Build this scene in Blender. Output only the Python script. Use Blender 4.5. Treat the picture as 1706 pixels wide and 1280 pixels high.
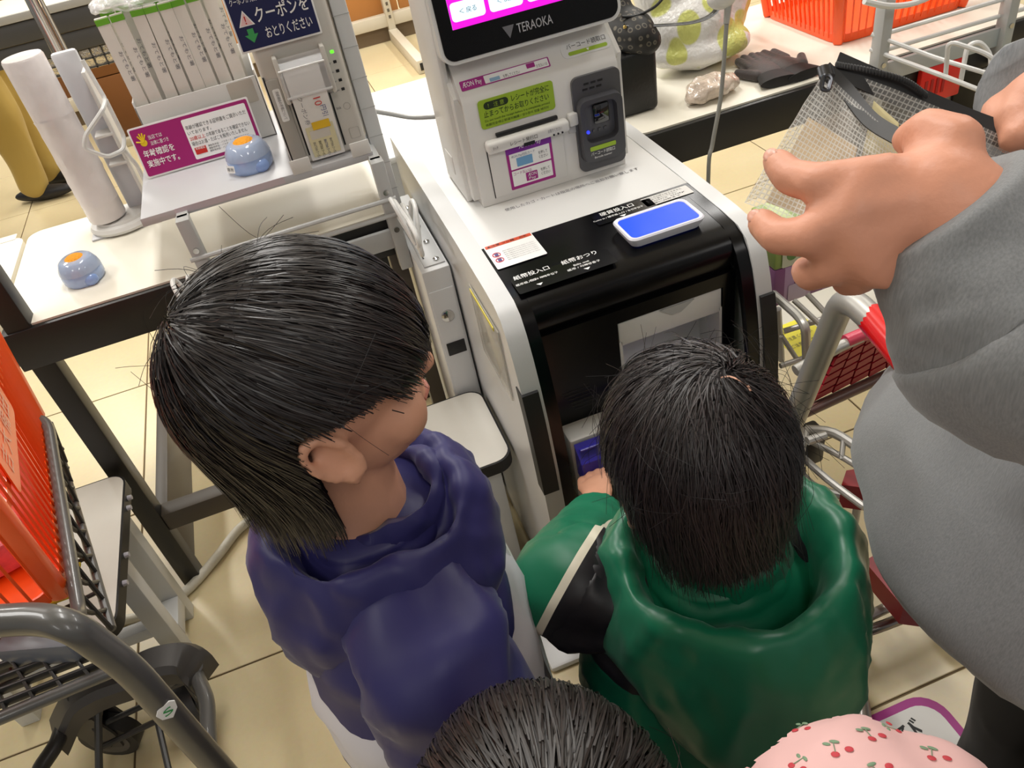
import bpy, bmesh, math, random
import numpy as np
from mathutils import Vector, Matrix, noise
from math import sin, cos, pi, radians, sqrt, atan2
random.seed(7); rng = np.random.default_rng(7)
for o in list(bpy.data.objects): bpy.data.objects.remove(o)
SC = bpy.context.scene; COL = SC.collection

# ------------------------------------------------------------------ camera
F_PX = 1340.0; CAM = Vector((0, 0, 1.48)); YAW, PITCH, ROLL = 11.42358, -39.58474, -12.09277
def _cam_axes():
    y, p, r = radians(YAW), radians(PITCH), radians(ROLL)
    f = Vector((sin(y)*cos(p), cos(y)*cos(p), sin(p)))
    rt = f.cross(Vector((0, 0, 1))).normalized(); up = rt.cross(f)
    return cos(r)*rt + sin(r)*up, -sin(r)*rt + cos(r)*up, -f
AX_R, AX_U, AX_B = _cam_axes()
cam_d = bpy.data.cameras.new('camera'); cam = bpy.data.objects.new('camera', cam_d); COL.objects.link(cam)
cam_d.sensor_fit = 'HORIZONTAL'; cam_d.sensor_width = 36; cam_d.lens = 36*F_PX/1706; cam_d.clip_start = 0.02
cam.matrix_world = Matrix(((AX_R.x, AX_U.x, AX_B.x, CAM.x), (AX_R.y, AX_U.y, AX_B.y, CAM.y), (AX_R.z, AX_U.z, AX_B.z, CAM.z), (0, 0, 0, 1)))
SC.camera = cam
# ------------------------------------------------------------------ light
w = bpy.data.worlds.new('shop_air'); SC.world = w; w.use_nodes = True
w.node_tree.nodes['Background'].inputs[0].default_value = (1.0, 0.985, 0.96, 1); w.node_tree.nodes['Background'].inputs[1].default_value = 0.26
def ceiling_lamp(x, y, sx, sy, watts):
    l = bpy.data.lights.new('ceiling_tube_light', 'AREA'); l.shape = 'RECTANGLE'; l.size = sx; l.size_y = sy; l.energy = watts; l.color = (1.0, 0.98, 0.95)
    o = bpy.data.objects.new('ceiling_tube_light', l); COL.objects.link(o); o.location = (x, y, 3.2)
for _x in (-2.2, 0.2, 2.6):
    for _y, _w in ((-1.6, 16), (1.7, 33), (4.2, 50), (6.7, 54)):
        ceiling_lamp(_x, _y, 0.35, 1.3, _w)
vs = SC.view_settings; vs.view_transform = 'Standard'; vs.look = 'None'; vs.gamma = 1; vs.exposure = 0.14; vs.use_curve_mapping = False

# ------------------------------------------------------------------ pixel -> place helpers (photo is 1706 x 1280)
def ray(x, y): return AX_R*((x-853)/F_PX) + AX_U*(-(y-640)/F_PX) - AX_B
def at_z(x, y, z): d = ray(x, y); return CAM + d*((z-CAM.z)/d.z)
def at_y(x, y, Y): d = ray(x, y); return CAM + d*((Y-CAM.y)/d.y)
def at_x(x, y, X): d = ray(x, y); return CAM + d*((X-CAM.x)/d.x)
def at_d(x, y, dist): return CAM + ray(x, y).normalized()*dist
def at_plane(x, y, p, n): d = ray(x, y); return CAM + d*((p-CAM).dot(n)/d.dot(n))

# ------------------------------------------------------------------ materials
def srgb(h):
    if isinstance(h, str):
        h = h.lstrip('#'); c = [int(h[i:i+2], 16)/255 for i in (0, 2, 4)]
    else: c = list(h)
    return [x/12.92 if x <= .04045 else ((x+.055)/1.055)**2.4 for x in c]
MATS = {}
def mat(name, col, rough=.5, metal=0., spec=.5, var=0., vscale=6., bump=0., bscale=200., bstretch=(1, 1, 1), emit=0., alpha=1., trans=0., sheen=0., coat=0.):
    if name in MATS: return MATS[name]
    m = bpy.data.materials.new(name); m.use_nodes = True; nt = m.node_tree; b = nt.nodes['Principled BSDF']
    c = srgb(col) + [1]; b.inputs['Base Color'].default_value = c
    b.inputs['Roughness'].default_value = rough; b.inputs['Metallic'].default_value = metal; b.inputs['Specular IOR Level'].default_value = spec
    if emit: b.inputs['Emission Color'].default_value = c; b.inputs['Emission Strength'].default_value = emit
    if alpha < 1: b.inputs['Alpha'].default_value = alpha
    if trans: b.inputs['Transmission Weight'].default_value = trans
    if sheen: b.inputs['Sheen Weight'].default_value = sheen; b.inputs['Sheen Roughness'].default_value = .4
    if coat: b.inputs['Coat Weight'].default_value = coat
    if var or bump:
        tc = nt.nodes.new('ShaderNodeTexCoord'); mp = nt.nodes.new('ShaderNodeMapping'); mp.inputs['Scale'].default_value = bstretch
        nt.links.new(tc.outputs['Object'], mp.inputs[0])
    if var:
        n = nt.nodes.new('ShaderNodeTexNoise'); n.inputs['Scale'].default_value = vscale; n.inputs['Detail'].default_value = 4
        nt.links.new(mp.outputs[0], n.inputs['Vector'])
        r = nt.nodes.new('ShaderNodeValToRGB'); r.color_ramp.elements[0].position = .3; r.color_ramp.elements[1].position = .7
        r.color_ramp.elements[0].color = [x*(1-var) for x in c[:3]] + [1]; r.color_ramp.elements[1].color = [min(1, x*(1+var)) for x in c[:3]] + [1]
        nt.links.new(n.outputs['Fac'], r.inputs[0]); nt.links.new(r.outputs[0], b.inputs['Base Color'])
    if bump:
        n = nt.nodes.new('ShaderNodeTexNoise'); n.inputs['Scale'].default_value = bscale; n.inputs['Detail'].default_value = 3
        nt.links.new(mp.outputs[0], n.inputs['Vector'])
        bp = nt.nodes.new('ShaderNodeBump'); bp.inputs['Strength'].default_value = bump; bp.inputs['Distance'].default_value = .01
        nt.links.new(n.outputs['Fac'], bp.inputs['Height']); nt.links.new(bp.outputs[0], b.inputs['Normal'])
    MATS[name] = m; return m

# ------------------------------------------------------------------ objects
def _link(o, parent, base):
    COL.objects.link(o)
    if parent is not None:
        o.parent = parent
        if parent.type == 'EMPTY': o.matrix_parent_inverse = Matrix.Translation(-Vector(parent.location))
    return o
def thing(name, label, cat, loc=(0, 0, 0), group=None):
    o = bpy.data.objects.new(name, None); COL.objects.link(o); o.location = loc; o.empty_display_size = .05
    o['label'] = label; o['category'] = cat
    if group: o['group'] = group
    return o
def tag(o, label=None, cat=None, group=None, kind=None):
    if label: o['label'] = label
    if cat: o['category'] = cat
    if group: o['group'] = group
    if kind: o['kind'] = kind
    return o
def finish(me, smooth=35):
    if smooth:
        me.polygons.foreach_set('use_smooth', [True]*len(me.polygons))
        me.set_sharp_from_angle(angle=radians(smooth))
def obj(name, me, m=None, parent=None, smooth=35):
    finish(me, smooth)
    if m is not None: me.materials.append(m)
    return _link(bpy.data.objects.new(name, me), parent, None)
def frame(fwd, up=(0, 0, 1)):
    f = Vector(fwd).normalized(); u = Vector(up)
    if abs(f.dot(u.normalized())) > .98: u = Vector((0, 1, 0)) if abs(f.y) < .9 else Vector((1, 0, 0))
    r = f.cross(u).normalized(); return r, r.cross(f).normalized(), f
def fillet(pts, rad, n=5, closed=False):
    pts = [Vector(p) for p in pts]; out = []; N = len(pts)
    for i, p in enumerate(pts):
        if not closed and i in (0, N-1): out.append(p); continue
        a, b = pts[i-1]-p, pts[(i+1) % N]-p
        r = min(rad, a.length*.49, b.length*.49); p0, p1 = p+a.normalized()*r, p+b.normalized()*r
        for k in range(n+1):
            t = k/n; out.append(p0*(1-t)**2 + p*2*t*(1-t) + p1*t*t)
    return out
def smooth_path(pts, n=6):
    pts = [Vector(p) for p in pts]; out = []
    for i in range(len(pts)-1):
        p0, p1, p2, p3 = pts[max(i-1, 0)], pts[i], pts[i+1], pts[min(i+2, len(pts)-1)]
        for k in range(n):
            t = k/n; out.append(.5*((2*p1)+(p2-p0)*t+(2*p0-5*p1+4*p2-p3)*t*t+(3*p1-p0-3*p2+p3)*t**3))
    out.append(pts[-1]); return out
class MB:
    def __init__(s): s.bm = bmesh.new(); s.mi = 0
    def _set(s, faces):
        for f in faces: f.material_index = s.mi
    def box(s, lo, hi, bev=0., seg=2, mtx=None):
        lo, hi = Vector(lo), Vector(hi); c = (lo+hi)/2; d = hi-lo
        t = bmesh.new(); bmesh.ops.create_cube(t, size=1)
        for v in t.verts: v.co = Vector((v.co.x*d.x, v.co.y*d.y, v.co.z*d.z))+c
        if bev: bmesh.ops.bevel(t, geom=t.edges[:], offset=min(bev, min(abs(x) for x in d)*.49), segments=seg, profile=.5, affect='EDGES')
        s._merge(t, mtx); return s
    def _merge(s, t, mtx=None):
        if mtx is not None: bmesh.ops.transform(t, matrix=mtx, verts=t.verts)
        vm = {v: s.bm.verts.new(v.co) for v in t.verts}
        for f in t.faces:
            try: g = s.bm.faces.new([vm[v] for v in f.verts]); g.material_index = s.mi
            except ValueError: pass
        t.free()
    def obox(s, c, ax, half, bev=0.):            # oriented box: axes (3 vectors), half sizes
        m = Matrix(((ax[0].x, ax[1].x, ax[2].x, c[0]), (ax[0].y, ax[1].y, ax[2].y, c[1]), (ax[0].z, ax[1].z, ax[2].z, c[2]), (0, 0, 0, 1)))
        return s.box([-h for h in half], list(half), bev, 2, m)
    def bar(s, a, b, wx, wz, bev=0., up=(0, 0, 1)):
        a, b = Vector(a), Vector(b); r, u, f = frame(b-a, up); L = (b-a).length
        return s.obox((a+b)/2, (r, f, u), (wx/2, L/2, wz/2), bev)
    def rings(s, rings, cap=True, closed=True):
        R = [[s.bm.verts.new(p) for p in r] for r in rings]; n = len(R[0])
        for i in range(len(R)-1):
            for j in range(n if closed else n-1):
                try: f = s.bm.faces.new((R[i][j], R[i][(j+1) % n], R[i+1][(j+1) % n], R[i+1][j])); f.material_index = s.mi
                except ValueError: pass
        if cap and closed:
            for r in (list(reversed(R[0])), R[-1]):
                try: f = s.bm.faces.new(r); f.material_index = s.mi
                except ValueError: pass
        return s
    def tube(s, pts, r, seg=10, cap=True, closed=False, flat=1.):
        pts = [Vector(p) for p in pts]; N = len(pts); rs = r if isinstance(r, (list, tuple)) else [r]*N; out = []; u = None
        for i, p in enumerate(pts):
            if closed: t = (pts[(i+1) % N]-pts[i-1])
            else: t = pts[min(i+1, N-1)]-pts[max(i-1, 0)]
            if t.length < 1e-9: t = Vector((0, 0, 1))
            t.normalize()
            if u is None: u = frame(t)[1]
            u = (u - t*u.dot(t))
            u = u.normalized() if u.length > 1e-6 else frame(t)[1]
            b = t.cross(u)
            out.append([p+(u*cos(2*pi*k/seg)*flat+b*sin(2*pi*k/seg))*rs[i] for k in range(seg)])
        if closed: out.append(out[0]); return s.rings(out, cap=False)
        return s.rings(out, cap)
    def lathe(s, prof, c, ax=(0, 0, 1), seg=24, sx=1., sy=1., xdir=None):
        r, u, f = frame(ax) if xdir is None else (Vector(xdir), Vector(ax).cross(Vector(xdir)), Vector(ax)); c = Vector(c)
        return s.rings([[c+f*h+(r*cos(2*pi*k/seg)*sx+u*sin(2*pi*k/seg)*sy)*max(q, 1e-5) for k in range(seg)] for q, h in prof], cap=True)
    def prism(s, poly, o, ex, ey, ez):            # polygon in (ex, ey) plane at o, thickness ez (vector)
        o, ex, ey, ez = Vector(o), Vector(ex), Vector(ey), Vector(ez)
        a = [o+ex*p[0]+ey*p[1] for p in poly]; return s.rings([a, [q+ez for q in a]])
    def ell(s, c, rad, ax=None, nu=20, nv=12):
        c = Vector(c); ax = ax or (Vector((1, 0, 0)), Vector((0, 1, 0)), Vector((0, 0, 1))); rg = []
        for i in range(nv+1):
            t = -pi/2+pi*i/nv; q = max(cos(t), 1e-4)
            rg.append([c+ax[0]*(rad[0]*q*cos(2*pi*k/nu))+ax[1]*(rad[1]*q*sin(2*pi*k/nu))+ax[2]*(rad[2]*sin(t)) for k in range(nu)])
        return s.rings(rg)
    def cap(s, p0, p1, r0, r1, seg=14):           # tapered capsule
        p0, p1 = Vector(p0), Vector(p1); r, u, f = frame(p1-p0); rg = []
        for i in range(6): t = -pi/2+pi/2*i/5.; rg.append((p0+f*(r0*sin(t)), r0*max(cos(t), 1e-3)))
        for i in range(6): t = pi/2*i/5.; rg.append((p1+f*(r1*sin(t)), r1*max(cos(t), 1e-3)))
        return s.rings([[c+(r*cos(2*pi*k/seg)+u*sin(2*pi*k/seg))*q for k in range(seg)] for c, q in rg])
    def chain(s, pts, rad, seg=14):
        for i in range(len(pts)-1): s.cap(pts[i], pts[i+1], rad[i], rad[i+1], seg)
        return s
    def mesh(s, name='m'):
        bmesh.ops.recalc_face_normals(s.bm, faces=s.bm.faces[:]); me = bpy.data.meshes.new(name); s.bm.to_mesh(me); s.bm.free(); return me
    def build(s, name, m=None, parent=None, smooth=35):
        return obj(name, s.mesh(name), m, parent, smooth)
def remesh(mb, voxel, smooth_it=6, name='blob'):
    me = mb.mesh(name); o = bpy.data.objects.new('tmp', me); COL.objects.link(o)
    md = o.modifiers.new('r', 'REMESH'); md.mode = 'VOXEL'; md.voxel_size = voxel; md.adaptivity = 0
    if smooth_it: sm = o.modifiers.new('s', 'SMOOTH'); sm.factor = .5; sm.iterations = smooth_it
    dg = bpy.context.evaluated_depsgraph_get(); out = bpy.data.meshes.new_from_object(o.evaluated_get(dg))
    bpy.data.objects.remove(o); bpy.data.meshes.remove(me); out.name = name; return out
def text_mesh(body, size, bold=0., align='LEFT'):
    c = bpy.data.curves.new('t', 'FONT'); c.body = body; c.size = size; c.align_x = align; c.resolution_u = 2; c.offset = bold*.35
    o = bpy.data.objects.new('t', c); COL.objects.link(o); dg = bpy.context.evaluated_depsgraph_get()
    me = bpy.data.meshes.new_from_object(o.evaluated_get(dg)); bpy.data.objects.remove(o); bpy.data.curves.remove(c); return me
def text(body, p, ex, ey, height, m, parent, name='lettering', width=None, bold=0., lift=.0006, anchor='l'):
    """p: lower-left (or centre with anchor c) of the line; ex, ey: unit right and up; height of the line box; width squeezes to fit"""
    me = text_mesh(body, 1., bold); n = len(me.vertices)
    co = np.empty(n*3); me.vertices.foreach_get('co', co); co = co.reshape(-1, 3)
    lo, hi = co.min(0), co.max(0); ex, ey = Vector(ex).normalized(), Vector(ey).normalized(); nz = ex.cross(ey); p = Vector(p)
    sy = height/max(hi[1]-lo[1], 1e-6); sx = (width/(hi[0]-lo[0])) if width else sy
    x = (co[:, 0]-lo[0])*sx; y = (co[:, 1]-lo[1])*sy
    if anchor == 'c': x -= (hi[0]-lo[0])*sx/2; y -= height/2
    W = np.array(p)+np.array(nz)*lift + x[:, None]*np.array(ex) + y[:, None]*np.array(ey)
    me.vertices.foreach_set('co', W.reshape(-1)); me.update(); return obj(name, me, m, parent, 0)
def rrect(w, h, r, n=4):
    out = []
    for cx, cy, a in ((w/2-r, h/2-r, 0), (-w/2+r, h/2-r, 90), (-w/2+r, -h/2+r, 180), (w/2-r, -h/2+r, 270)):
        for k in range(n+1): t = radians(a+90*k/n); out.append((cx+r*cos(t), cy+r*sin(t)))
    return out
def patch(name, p, ex, ey, w, h, m, parent, r=.003, lift=.0004, th=.0004):   # thin sticker centred on p
    ex, ey = Vector(ex).normalized(), Vector(ey).normalized(); nz = ex.cross(ey)
    return MB().prism(rrect(w, h, min(r, w*.49, h*.49)), Vector(p)+nz*lift, ex, ey, nz*th).build(name, m, parent, 0)
X3, Y3, Z3 = Vector((1, 0, 0)), Vector((0, 1, 0)), Vector((0, 0, 1))
def V(*a): return Vector(a)

# shared materials
white_plastic = mat('white_plastic', '#dcdad6', .38, bump=.02, bscale=400)
white_gloss = mat('white_gloss', '#dededc', .42, spec=.35)
white_metal = mat('white_powder_coat', '#d2d3d3', .35, bump=.02, bscale=300)
grey_metal = mat('grey_powder_coat', '#b4b5b4', .4)
black_gloss = mat('black_gloss', '#08080a', .24, spec=.28)
black_matte = mat('black_matte', '#121214', .5)
black_frame = mat('black_powder_coat', '#1a1918', .42, bump=.03, bscale=500)
dark_rubber = mat('dark_rubber', '#1c1d1f', .55)
chrome = mat('chrome', '#c9c8c5', .18, metal=1.)
ink_black = mat('ink_black', '#1b1a1c', .6)
ink_grey = mat('ink_grey', '#75747a', .6)
ink_white = mat('ink_white', '#f2f2f0', .6)
ink_magenta = mat('ink_magenta', '#a01880', .5)
ink_red = mat('ink_red', '#c8281c', .5)
ink_green = mat('ink_green', '#9bbb2c', .5)
table_white = mat('table_white_laminate', '#ece7d8', .42, var=.02, vscale=3)
# ================================================================== floor
grout = mat('grout', '#6f5c40', .8)
def tile_mat():
    m = bpy.data.materials.new('cream_floor_tile'); m.use_nodes = True; nt = m.node_tree; b = nt.nodes['Principled BSDF']
    b.inputs['Roughness'].default_value = .3; b.inputs['Specular IOR Level'].default_value = .4
    g = nt.nodes.new('ShaderNodeNewGeometry'); n1 = nt.nodes.new('ShaderNodeTexNoise'); n1.inputs['Scale'].default_value = 2.2; n1.inputs['Detail'].default_value = 5
    n2 = nt.nodes.new('ShaderNodeTexNoise'); n2.inputs['Scale'].default_value = 90; n2.inputs['Detail'].default_value = 2
    nt.links.new(g.outputs['Position'], n1.inputs['Vector']); nt.links.new(g.outputs['Position'], n2.inputs['Vector'])
    r = nt.nodes.new('ShaderNodeValToRGB'); e = r.color_ramp.elements
    e[0].position = .3; e[0].color = srgb('#cdbb8f') + [1]; e[1].position = .72; e[1].color = srgb('#d9c9a0') + [1]
    nt.links.new(n1.outputs['Fac'], r.inputs[0])
    mx = nt.nodes.new('ShaderNodeMix'); mx.data_type = 'RGBA'; mx.inputs[0].default_value = .06
    nt.links.new(r.outputs[0], mx.inputs[6]); nt.links.new(n2.outputs['Color'], mx.inputs[7]); nt.links.new(mx.outputs[2], b.inputs['Base Color'])
    rr = nt.nodes.new('ShaderNodeMapRange'); rr.inputs[3].default_value = .22; rr.inputs[4].default_value = .42
    nt.links.new(n1.outputs['Fac'], rr.inputs[0]); nt.links.new(rr.outputs[0], b.inputs['Roughness'])
    return m
floor = MB().box((-7, -3, -.06), (8, 12, -.0035)).build('floor', grout, None, 0); floor['kind'] = 'structure'
TILE = tile_mat(); TS = .605; tile_me = MB().box((-TS/2+.0022, -TS/2+.0022, -.0035), (TS/2-.0022, TS/2-.0022, 0), .0012, 1).mesh('floor_tile'); tile_me.materials.append(TILE)
for i in range(-6, 8):
    for j in range(-2, 18):
        t = bpy.data.objects.new('floor_tile', tile_me); _link(t, floor, None); t.location = (-.71+TS*(i+.5), .555+TS*(j+.5), 0)

# ================================================================== packing tables
def packing_table(x0, x1, label, post_left=True, y0=1.452, y1=1.872, z=.772, runner=True, label_group=None):
    t = thing('packing_table', label, 'table', ((x0+x1)/2, (y0+y1)/2, 0))
    poly = [(x0+x1)/2, (y0+y1)/2]
    w_, h_ = x1-x0, y1-y0
    MB().prism(rrect(w_, h_, .03, 5), (poly[0], poly[1], z-.022), X3, Y3, Z3*.022).build('table_top', table_white, t)
    MB().box((x0, y0-.012, z-.085), (x1, y0+.02, z-.004), .002).build('front_rail', black_frame, t)
    MB().box((x0+.02, y1-.05, z-.085), (x1-.02, y1-.02, z-.024), .002).build('back_rail', black_frame, t)
    return t
warm_grey_frame = mat('warm_grey_frame', '#4a4238', .45, bump=.03, bscale=400)
tabL = packing_table(-.612, .136, 'white-topped packing table with the bag roll and blue sponge cup on it')
MB().box((-.600, 1.444, 0), (-.556, 1.49, 1.30), .003).build('post', black_frame, tabL)
MB().box((-.604, 1.49, 0), (-.574, 2.0, .16), .002).build('foot_runner', warm_grey_frame, tabL)
for yy in (1.93, 1.965): MB().tube([(-.574, yy, .12), (-.566, yy, .12)], .005, 8).build('bolt', black_matte, tabL)
MB().box((-.556, 1.448, .185), (.13, 1.49, .235), .002).build('stretcher', warm_grey_frame, tabL)
MB().box((.100, 1.444, 0), (.132, 1.488, .69), .003).build('post', warm_grey_frame, tabL)
MB().box((.09, 1.82, 0), (.13, 1.86, .75), .003).build('leg', black_frame, tabL)
tabLL = packing_table(-1.5, -.622, 'white-topped packing table beyond the black post, cut by the frame')
for xx in (-1.48,): MB().box((xx, 1.82, 0), (xx+.035, 1.86, .75), .003).build('leg', black_frame, tabLL)
MB().box((-1.48, 1.46, 0), (-1.44, 1.49, .75), .003).build('leg', black_frame, tabLL)
p = at_z(8, 400, .772); patch('sticker', p, X3, Y3, .05, .03, mat('sticker_pale', '#d8d2c6', .5), tabLL)
tabR = packing_table(.655, 1.66, 'white-topped packing table carrying the shopping bags and gloves', y1=1.98)
for xx in (.70, 1.60): MB().box((xx, 1.93, 0), (xx+.04, 1.97, .75), .003).build('leg', black_frame, tabR)
for xx in (.70, 1.60): MB().box((xx, 1.46, 0), (xx+.04, 1.49, .70), .003).build('leg', black_frame, tabR)
black_panel = MB().box((1.75, 2.0, .0), (1.85, 2.04, 1.3), .003).build('black_post', black_frame); tag(black_panel, 'tall black post standing behind the right packing table', 'post')

# ================================================================== bag-hanging racks on the table fronts
def rack(name, label, xa, xb, zt, zb, y=1.427):
    t = thing(name, label, 'rack', ((xa+xb)/2, y, zb))
    for xx in (xa, xb):
        u = MB().box((xx-.012, y-.018, zb), (xx+.012, y+.0115, zt), .002).build('upright', grey_metal, t); MB().box((xx-.010, y, zt-.012), (xx+.010, y+.13, zt), .001).build('bracket', grey_metal, t)
        for zz in (zt-.06, zb+.09): MB().tube([(xx, y-.018, zz), (xx, y-.0215, zz)], .0055, 10).build('bolt', chrome, u)
    MB().box((xa, y-.004, zb+.045), (xb, y+.006, zb+.085), .001).build('cross_plate', grey_metal, t)
    return t
wire = mat('white_wire', '#dcdcda', .35)
rackL = rack('bag_hanger_rack', 'pale grey bag hanger rack clamped on the bag roll table', -.229, .127, .893, .665)
for zz in (.818, .786): MB().tube([(-.245, 1.408, zz), (.142, 1.408, zz)], .0045, 8).build('rail', grey_metal, rackL)
def hook(parent, x, y, zt, s=1.):
    # two stacked wires reaching out towards the shopper, closed by a rounded nose, with an upright loop on them
    a = [V(x, y, zt), V(x+.004*s, y-.13, zt+.008), V(x+.006*s, y-.16, zt-.002), V(x+.006*s, y-.16, zt-.03), V(x+.004*s, y-.13, zt-.034), V(x, y, zt-.036)]
    MB().tube(fillet(a, .014), .0042, 8).build('hook_wire', wire, parent)
    b = [V(x+.004*s, y-.055, zt-.034), V(x-.012*s, y-.058, zt+.035), V(x-.012*s, y-.10, zt+.04), V(x+.004*s, y-.135, zt-.03)]
    MB().tube(fillet(b, .02), .0042, 8).build('hook_loop', wire, parent)
hook(rackL, -.262, 1.41, .79, 1); hook(rackL, -.236, 1.41, .79, -1)
hook(rackL, .137, 1.41, .815, 1); hook(rackL, .150, 1.41, .80, -1)
rackR = rack('bag_hanger_rack', 'pale grey bag hanger rack with long white hooks above the gloves table', 1.208, 1.53, 1.02, .69)
for zz in (.835, .80): MB().tube([(1.20, 1.434, zz), (1.60, 1.434, zz-.004)], .005, 8).build('rail', wire, rackR)
def wpath(px, Ys): return [at_y(x, y, Y) for (x, y), Y in zip(px, Ys)]
MB().tube(fillet(wpath([(1452, 57), (1560, 97), (1650, 124), (1693, 138), (1697, 158), (1672, 166), (1575, 128), (1450, 82)], [1.44, 1.33, 1.24, 1.20, 1.19, 1.20, 1.29, 1.44]), .02), .0048, 8).build('hook_wire', wire, rackR)
MB().tube(fillet(wpath([(1575, 130), (1580, 68), (1640, 88), (1658, 100), (1649, 158)], [1.30, 1.29, 1.25, 1.235, 1.235]), .018), .0048, 8).build('hook_loop', wire, rackR)
MB().tube(fillet(wpath([(1600, 138), (1612, 75), (1632, 69), (1650, 88), (1652, 120)], [1.29, 1.30, 1.30, 1.29, 1.27]), .018), .0048, 8).build('hook_loop', wire, rackR)
MB().tube(smooth_path([at_y(1440, 2, 1.36), at_y(1480, 10, 1.36), at_y(1520, 6, 1.38), at_y(1560, -10, 1.40)], 5), .006, 8).build('upper_wire', wire, rackR)
MB().box((1.50, 1.40, 0), (1.535, 1.43, .69), .002).build('floor_leg', grey_metal, rackR)

# ---- shelf tray on the left rack
tray_m = mat('tray_grey', '#c3c3c6', .35)
tray = thing('shelf_tray', 'light grey metal shelf tray holding the printer and the chopsticks', 'shelf', (-.07, 1.6, .893))
MB().box((-.30, 1.452, .894), (.128, 1.83, .899), .0015).build('deck', tray_m, tray)
MB().box((-.30, 1.450, .885), (.128, 1.4535, .9005), .001).build('front_lip', tray_m, tray)
for xx in (-.004, .108):
    MB().box((xx-.018, 1.447, .898), (xx+.018, 1.4505, .925), .0015).build('clip', white_plastic, tray)

# ================================================================== far furniture
fartab = thing('packing_table', 'far packing table with charcoal fascia boards and cream top', 'table', (-.9, 3.85, 0))
cream = mat('cream_laminate', '#e6dcbc', .45); charcoal = mat('charcoal_board', '#3b3a3a', .5, var=.05)
FZ = .865; 
MB().box((-2.4, 3.75, FZ), (-.36, 4.12, FZ+.03), .004).build('table_top', cream, fartab)
MB().box((-2.4, 3.735, FZ+.002), (-.36, 3.75, FZ+.03), .002).build('edge_strip', mat('edge_strip_grey', '#9a9894', .4), fartab)
MB().box((-2.4, 3.745, FZ-.075), (-.36, 3.765, FZ-.002), .003).build('fascia_board', charcoal, fartab)
MB().box((-2.4, 3.755, FZ-.15), (-.36, 3.775, FZ-.079), .003).build('fascia_board', charcoal, fartab)
foil = mat('foil_grid', '#cfc7b8', .22, metal=.8, bump=.6, bscale=60)
MB().box((-.88, 3.79, FZ-.235), (-.36, 3.82, FZ-.155), .002).build('light_grille', foil, fartab)
for k in range(12): MB().box((-.88+k*.045, 3.782, FZ-.235), (-.875+k*.045, 3.79, FZ-.155)).build('grille_bar', charcoal, fartab)
for k in range(3): MB().box((-.88, 3.782, FZ-.232+k*.036), (-.36, 3.79, FZ-.228+k*.036)).build('grille_bar', charcoal, fartab)
for xx in (-2.38, -.42): MB().box((xx, 4.05, 0), (xx+.04, 4.09, FZ), .003).build('leg', charcoal, fartab)
brown_card = mat('brown_board', '#7a4c22', .6, var=.08, vscale=3); tan_card = mat('tan_board', '#b5793d', .6, var=.06, vscale=2)
gond = thing('gondola_shelf', 'white gondola shelf with tan boards and slotted upright behind the coupon printer', 'shelf', (.3, 5.3, 0))
for k in range(4): MB().box((-1.35+k*.745, 5.35, .16), (-.615+k*.745, 5.38, .48), .003).build('back_board', (brown_card if k < 1 else tan_card), gond)
for k in range(4): MB().box((-1.35+k*.745, 5.352, .485), (-.615+k*.745, 5.38, 1.0), .003).build('back_board', (brown_card if k < 1 else tan_card), gond)
pale_beam = mat('pale_beam', '#cfc7b4', .45)
MB().box((-1.35, 5.30, .09), (1.7, 5.35, .16), .004).build('bottom_beam', pale_beam, gond)
MB().box((-1.35, 5.33, .0), (1.7, 5.36, .09)).build('kick_plate', mat('kick_plate_brown', '#6b5a45', .6), gond)
for xx in (.80,):
    u = MB().box((xx-.022, 5.28, .0), (xx+.022, 5.35, 1.0), .003).build('upright', pale_beam, gond)
    for k in range(22): MB().box((xx-.007, 5.277, .14+k*.038), (xx+.007, 5.2805, .158+k*.038)).build('slot', mat('slot_dark', '#5d564a', .7), u)
    MB().box((xx-.028, 4.55, .0), (xx+.028, 5.30, .075), .006).build('base_foot', pale_beam, gond)
    MB().box((xx-.012, 4.546, .02), (xx+.012, 4.552, .06), .001).build('foot_cap', black_matte, gond)
bq0, bq1 = at_y(150, 96, 4.75), at_y(262, 180, 4.75)
wp_ = thing('wood_cabinet', 'plain brown low cabinet seen between the bag roll and the chopsticks', 'cabinet', ((bq0.x+bq1.x)/2+.02, 4.85, 0))
MB().box((bq0.x-.05, 4.75, .045), (bq1.x+.16, 5.05, .36), .004).build('lower_panel', brown_card, wp_); MB().box((bq0.x-.05, 4.752, .364), (bq1.x+.16, 5.05, .66), .004).build('upper_panel', brown_card, wp_)
MB().box((bq0.x-.06, 4.72, 0), (bq1.x+.17, 5.06, .043), .004).build('base_beam', pale_beam, wp_)
chrome_pole = MB().tube([at_y(36, -60, 2.0), at_y(100, 110, 2.0)], .011, 14).build('chrome_pole', chrome)
pp0, pp1 = at_y(40, -30, 2.05), None
bpy.data.objects.remove(chrome_pole)
pb = at_y(88, 70, 2.0); chrome_pole = MB().tube([(pb.x, 2.0, 0), (pb.x, 2.0, 1.6)], .012, 14).build('chrome_pole', chrome); tag(chrome_pole, 'slim chrome pole standing behind the white bag roll', 'pole')
MB().tube([(pb.x+.017, 2.0, .3), (pb.x+.017, 2.0, 1.6)], .004, 8).build('inner_rod', chrome, chrome_pole)
MB().lathe([(.09, 0), (.09, .012), (.02, .02), (.012, .05)], (pb.x, 2.0, 0)).build('base_plate', chrome, chrome_pole)

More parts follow.
